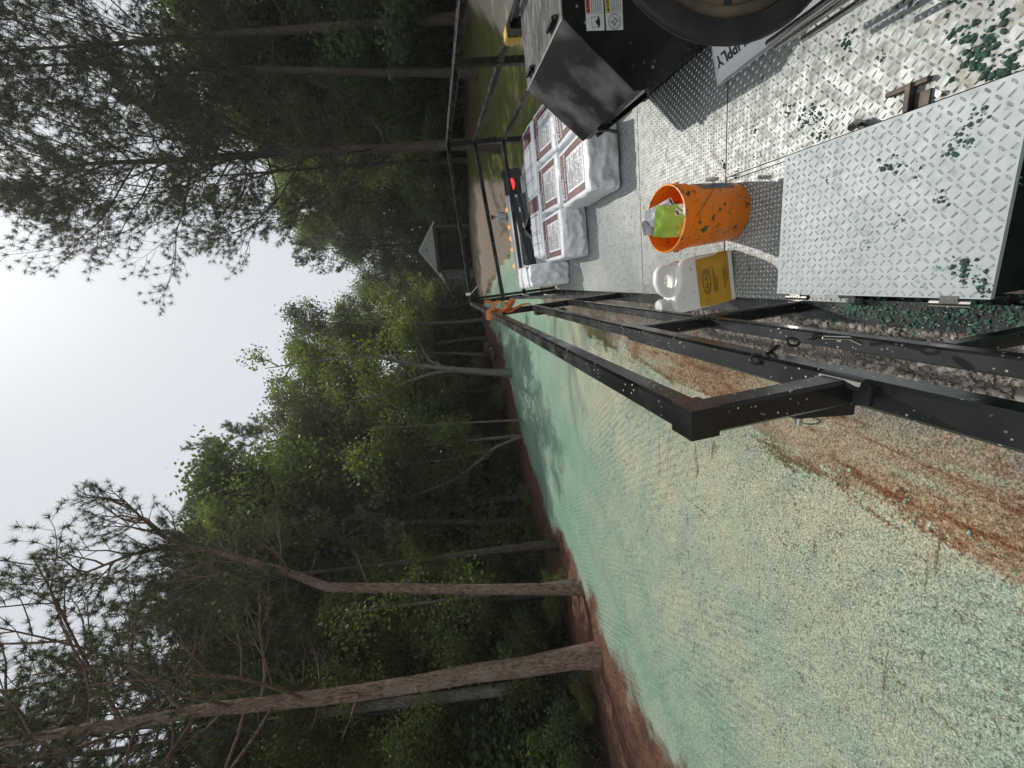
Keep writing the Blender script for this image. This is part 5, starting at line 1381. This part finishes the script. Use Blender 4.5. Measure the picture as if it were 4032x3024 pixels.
# ------------------------------------------------------------------ open shelter on the rise
SHY = 38.0
sh = empty('open_shelter', Matrix.Translation((3.0, SHY, 3.75))); tag(sh, 'open pole shelter with white gable and a lean-to on its left', 'shelter')
SIDING = simple('white_siding', (.56, .58, .59), (.48, .50, .51), .6, scale=3)
TRIM = simple('white_trim', (.74, .75, .75), rough=.5)
DKWOOD = simple('dark_timber', (.045, .03, .022), (.08, .05, .035), .8, scale=6)
POSTM = simple('weathered_post', (.13, .10, .075), (.18, .14, .11), .8, scale=6)
WALLM = simple('grey_wall', (.16, .155, .15), (.20, .19, .18), .7, scale=2)
ROOFM = simple('metal_roof', (.16, .16, .165), (.22, .22, .22), .5, .3, 3)
DEP = 5.5
def part(name, mat, fn, parent=sh):
    mb = MB(); fn(mb); return mb.build(name, mat, parent)
zb, zr = 3.40, 4.83        # gable base and ridge above the floor
xl, xr_, xm = -2.2, 2.2, .0
for k in range(9):         # lap siding boards of the gable
    z0 = zb + (zr - zb - .12) * k / 9; z1 = zb + (zr - zb - .12) * (k + 1) / 9
    wd = lambda z: 2.05 * (1 - (z - zb) / (zr - zb))
    part('siding_board', SIDING, lambda m: m.add([(-wd(z0), -.02, z0), (wd(z0), -.02, z0), (wd(z1), .0, z1), (-wd(z1), .0, z1), (-wd(z0), .02, z0), (wd(z0), .02, z0), (wd(z1), .02, z1), (-wd(z1), .02, z1)], [(0, 1, 2, 3), (7, 6, 5, 4), (0, 4, 5, 1), (3, 2, 6, 7), (1, 5, 6, 2), (0, 3, 7, 4)]))
part('rake_board', TRIM, lambda m: m.bar((0, -.06, zr + .02), (2.38, -.06, zb - .20), .05, .17, up=(0, 0, 1)))
part('rake_board', TRIM, lambda m: m.bar((0, -.06, zr + .02), (-2.45, -.06, zb - .28), .05, .17, up=(0, 0, 1)))
part('gable_vent', BLKP, lambda m: m.box(-.13, .13, -.06, -.03, 4.06, 4.28)).name
part('vent_louvre', TRIM, lambda m: m.box(-.07, .07, -.07, -.062, 4.11, 4.23))
rf = part('roof', ROOFM, lambda m: m.add([(0, -.1, zr + .08), (2.45, -.1, zb - .22), (2.45, DEP + .1, zb - .22), (0, DEP + .1, zr + .08), (-2.5, -.1, zb - .28), (-2.5, DEP + .1, zb - .28), (0, -.1, zr + .12), (2.45, -.1, zb - .18), (2.45, DEP + .1, zb - .18), (0, DEP + .1, zr + .12), (-2.5, -.1, zb - .24), (-2.5, DEP + .1, zb - .24)],
     [(0, 3, 2, 1), (0, 4, 5, 3), (6, 7, 8, 9), (6, 9, 11, 10), (0, 1, 7, 6), (0, 6, 10, 4)]))
part('ceiling', DKWOOD, lambda m: m.box(-2.0, 2.0, .05, DEP, zb - .02, zb + .03))
part('beam', DKWOOD, lambda m: m.box(-2.05, 2.05, -.0, .12, zb - .32, zb - .02))
part('beam', DKWOOD, lambda m: m.box(1.88, 2.02, .13, DEP, zb - .3, zb - .03))
part('beam', DKWOOD, lambda m: m.box(-2.02, -1.88, .13, DEP, zb - .3, zb - .03))
for y in (0.06, 1.3, 2.6, 3.9, DEP - .1): part('post', POSTM, lambda m: m.box(1.88, 2.02, y - .07, y + .07, -.5, zb - .30))
for y in (0.06, DEP - .1): part('post', POSTM, lambda m: m.box(-2.02, -1.88, y - .07, y + .07, -.5, zb - .33))
part('brace', DKWOOD, lambda m: m.bar((1.95, .1, zb - .9), (1.95, .9, zb - .3), .08))
# lean-to
lean_top, lean_bot = 3.15, 2.05
part('lean_to_wall', WALLM, lambda m: m.add([(-2.06, .25, -.6), (-4.75, .25, -.6), (-4.75, .25, lean_bot - .05), (-2.06, .25, lean_top - .1), (-2.06, .32, -.6), (-4.75, .32, -.6), (-4.75, .32, lean_bot - .05), (-2.06, .32, lean_top - .1)], [(0, 1, 2, 3), (7, 6, 5, 4), (0, 4, 5, 1), (1, 5, 6, 2), (2, 6, 7, 3), (3, 7, 4, 0)]))
for k in range(4):
    part('wall_batten', SIDING, lambda m: m.box(-2.6 - k * .62, -2.57 - k * .62, .22, .249, -.5, lean_top - .35 - k * .26))
part('lean_to_fascia', TRIM, lambda m: m.bar((-2.1, -.1, lean_top), (-5.1, -.1, lean_bot - .08), .05, .15))
part('lean_to_roof', ROOFM, lambda m: m.add([(-2.1, -.08, lean_top + .06), (-5.1, -.08, lean_bot), (-5.1, DEP, lean_bot), (-2.1, DEP, lean_top + .06), (-2.1, -.08, lean_top + .1), (-5.1, -.08, lean_bot + .04), (-5.1, DEP, lean_bot + .04), (-2.1, DEP, lean_top + .1)], [(0, 3, 2, 1), (4, 5, 6, 7), (0, 1, 5, 4), (1, 2, 6, 5), (0, 4, 7, 3)]))
part('lean_to_post', TRIM, lambda m: m.box(-4.8, -4.70, .0, .1, -.6, lean_bot - .1))

# ------------------------------------------------------------------ tow truck in front of the trailer
tr = empty('pickup_truck', Matrix.Translation((.95, 8.3, gz(.95, 8.3))) @ Matrix.Rotation(R_(-3.5), 4, 'Y')); tag(tr, 'white pickup truck with roof marker lamps in front of the trailer', 'truck')
TW_ = simple('white_truck_paint', (.62, .63, .64), (.56, .57, .58), .3, scale=3)
GLASS = NT('dark_glass').set((.02, .022, .024), .06, 0, .6).m
def tp(name, mat, fn, parent=tr, smooth=False):
    mb = MB(); fn(mb); return mb.build(name, mat, parent, smooth=smooth)
gzr = 1.24
def cab(m):
    pr_ = [(-.0, .55), (-.02, .90), (.10, gzr - .10), (.26, gzr), (1.35, gzr), (1.50, gzr - .06), (2.15, .98), (3.3, .90), (3.42, .55), (3.4, .3), (-.0, .3)]
    m.prism([(y, z) for y, z in pr_], 'x', -.93, .93)
cb_ = tp('cab', TW_, cab)
tp('rear_window', GLASS, lambda m: m.add([(-.70, -.032, .92), (.70, -.032, .92), (.64, .088, gzr - .12), (-.64, .088, gzr - .12)], [(0, 1, 2, 3)]), cb_)
for k in range(4): tp('window_patch', PRINTW, lambda m: m.add([(-.55 + k * .3, -.034, 1.00 + .02 * (k % 2)), (-.45 + k * .3, -.034, 1.00 + .02 * (k % 2)), (-.46 + k * .3, -.012, 1.06 + .02 * (k % 2)), (-.54 + k * .3, -.012, 1.06 + .02 * (k % 2))], [(0, 1, 2, 3)]), cb_)  # small white patches in a row on the rear window
LAMPM = NT('amber_lamp'); LAMPM.set((.8, .25, .03), .25); LAMPM.p.inputs['Emission Color'].default_value = (1, .35, .05, 1); LAMPM.p.inputs['Emission Strength'].default_value = .8; LAMPM = LAMPM.m
for x in (-.62, -.25, 0, .25, .62): tp('marker_lamp', LAMPM, lambda m: m.lathe([(0, .035), (.03, .03), (.05, .012), (.055, 0)], 12, (x, 1.28, gzr + .001)), tr, True)
BEDB = simple('black_bed', (.012, .012, .013), (.03, .03, .03), .35, scale=8)
def bed(m):
    m.box(-.98, -.90, -2.2, -.05, .35, .98); m.box(.90, .98, -2.2, -.05, .35, .98); m.box(-.9, .9, -2.2, -.05, .45, .52); m.box(-.98, .98, -2.28, -2.205, .40, .98)
tp('bed', TW_, bed)
def rack(m):
    m.bar((.98, -.30, 1.26), (-.98, -.9, 1.02), .09); m.bar((.98, -.30, .98), (.98, -.30, 1.36), .09); m.bar((-.98, -.9, .9), (-.98, -.9, 1.05), .09)
    m.bar((.98, -.30, 1.12), (-.98, -.9, .95), .06); m.box(.62, 1.06, -.36, -.31, 1.02, 1.33)
tp('rack', BEDB, rack)
t = NT('red_lamp'); t.set((.6, .01, .01), .25); t.p.inputs['Emission Color'].default_value = (1, .03, .02, 1); t.p.inputs['Emission Strength'].default_value = 1.6
tp('tail_lamp', t.m, lambda m: m.prism([(.70 + .13 * (.5 + .5 * math.cos(a)) * 1.5, 1.18 + .045 * math.sin(a)) for a in np.linspace(0, 6.2832, 19)[:-1]], 'y', -.385, -.362))
for y in (-1.25, 2.55):
    for x0 in (-.95, .72): tp('wheel', RUBBER, lambda m: tyre(m, x0, x0 + .23, y, .37, .38))

# ------------------------------------------------------------------ person by the truck
px_, py_ = 3.10, 21.8
pg = 2.10 - 1.94
SKIN = simple('skin', (.42, .24, .17), rough=.5); HAIR = simple('dark_cap', (.05, .025, .018), rough=.8)
t = NT('plaid_shirt')
def stripes(ax, sc):
    s_ = t.n.new('ShaderNodeSeparateXYZ'); t.L(t.tc.outputs['Object'], s_.inputs[0]); m_ = t.math('FRACT', t.math('MULTIPLY', s_.outputs[ax], sc)); return t.ramp(m_, .70, .74)
c_ = t.mix(stripes(0, 9), (.66, .67, .68), (.18, .19, .22)); c_ = t.mix(t.math('MULTIPLY', stripes(2, 9), .75), c_, (.16, .17, .20)); t.set(c_, .8)
PLAID = t.m
PANTS = simple('charcoal_trousers', (.02, .021, .024), (.03, .03, .034), .85)
def skin_body(verts, edges, radii):
    me_ = bpy.data.meshes.new('body'); me_.from_pydata(verts, edges, []); ob = bpy.data.objects.new('body', me_); COL.objects.link(ob)
    md = ob.modifiers.new('skin', 'SKIN'); md.use_smooth_shade = True
    for i, rr in enumerate(radii): me_.skin_vertices[0].data[i].radius = rr if isinstance(rr, tuple) else (rr, rr)
    me_.skin_vertices[0].data[0].use_root = True
    sb = ob.modifiers.new('sub', 'SUBSURF'); sb.levels = 2; sb.render_levels = 2
    dg = bpy.context.evaluated_depsgraph_get(); dg.update(); out = bpy.data.meshes.new_from_object(ob.evaluated_get(dg))
    bpy.data.objects.remove(ob, do_unlink=True); return out
bv = [(0, 0, .98), (0, 0, 1.15), (0, .0, 1.36), (0, 0, 1.46), (0, -.01, 1.53), (0, -.02, 1.62), (0, -.01, 1.70),
      (.10, 0, .92), (.11, -.02, .50), (.11, .01, .09), (.11, -.10, .04), (-.10, 0, .92), (-.12, .0, .50), (-.13, .03, .09), (-.13, -.08, .04),
      (.19, 0, 1.41), (.26, .0, 1.14), (.27, -.08, .92), (.265, -.11, .84), (-.19, 0, 1.41), (-.26, .0, 1.14), (-.27, -.06, .92), (-.265, -.09, .84)]
be = [(0, 1), (1, 2), (2, 3), (3, 4), (4, 5), (5, 6), (0, 7), (7, 8), (8, 9), (9, 10), (0, 11), (11, 12), (12, 13), (13, 14), (2, 15), (15, 16), (16, 17), (17, 18), (2, 19), (19, 20), (20, 21), (21, 22)]
br = [(.16, .12), (.165, .12), (.18, .12), (.09, .08), (.058, .06), (.082, .10), (.07, .08), .095, .068, .05, .04, .095, .068, .05, .04, .075, .058, .044, .04, .075, .058, .044, .04]
me_ = skin_body(bv, be, br)
me_.materials.clear()
for m in (SKIN, PLAID, PANTS): me_.materials.append(m)
for p in me_.polygons:
    c = p.center
    p.material_index = 0 if c.z > 1.49 or (abs(c.x) > .2 and c.z < .93) else (1 if c.z > .94 else 2)
pn = empty('person', Matrix.Translation((px_, py_, pg)) @ Matrix.Rotation(R_(20), 4, 'Z')); tag(pn, 'person in a plaid shirt and dark trousers walking behind the truck', 'person')
link('body', me_, pn)
mb = MB(); mb.lathe([(.098, 0), (.105, .03), (.098, .08), (.06, .115), (0, .125)], 18, (0, -.012, 1.655)); mb.build('cap', HAIR, pn, smooth=True)
mb = MB()
for s in (-1, 1): mb.lathe([(0, -.012), (.012, 0), (0, .012)], 8, (s * .03, -.112, 1.635))
mb.tube([(0, -.10, 1.63), (0, -.128, 1.60), (0, -.11, 1.59)], [.012, .016, .01], 8)
mb.build('face', SKIN, pn, smooth=True)
# ------------------------------------------------------------------ slight haze, added to lift the dark wood
t = NT('haze'); t.n.remove(t.p)
pv = t.n.new('ShaderNodeVolumePrincipled'); pv.inputs['Color'].default_value = (.93, .95, .97, 1); pv.inputs['Density'].default_value = .0009; pv.inputs['Anisotropy'].default_value = .35
t.L(pv.outputs[0], t.out.inputs['Volume'])
mb = MB(); mb.box(-155, 155, -75, 197, -3.5, 34)
tag(mb.build('haze', t.m), 'thin pale haze added to the air to lift the dark wood', 'haze', kind='stuff')
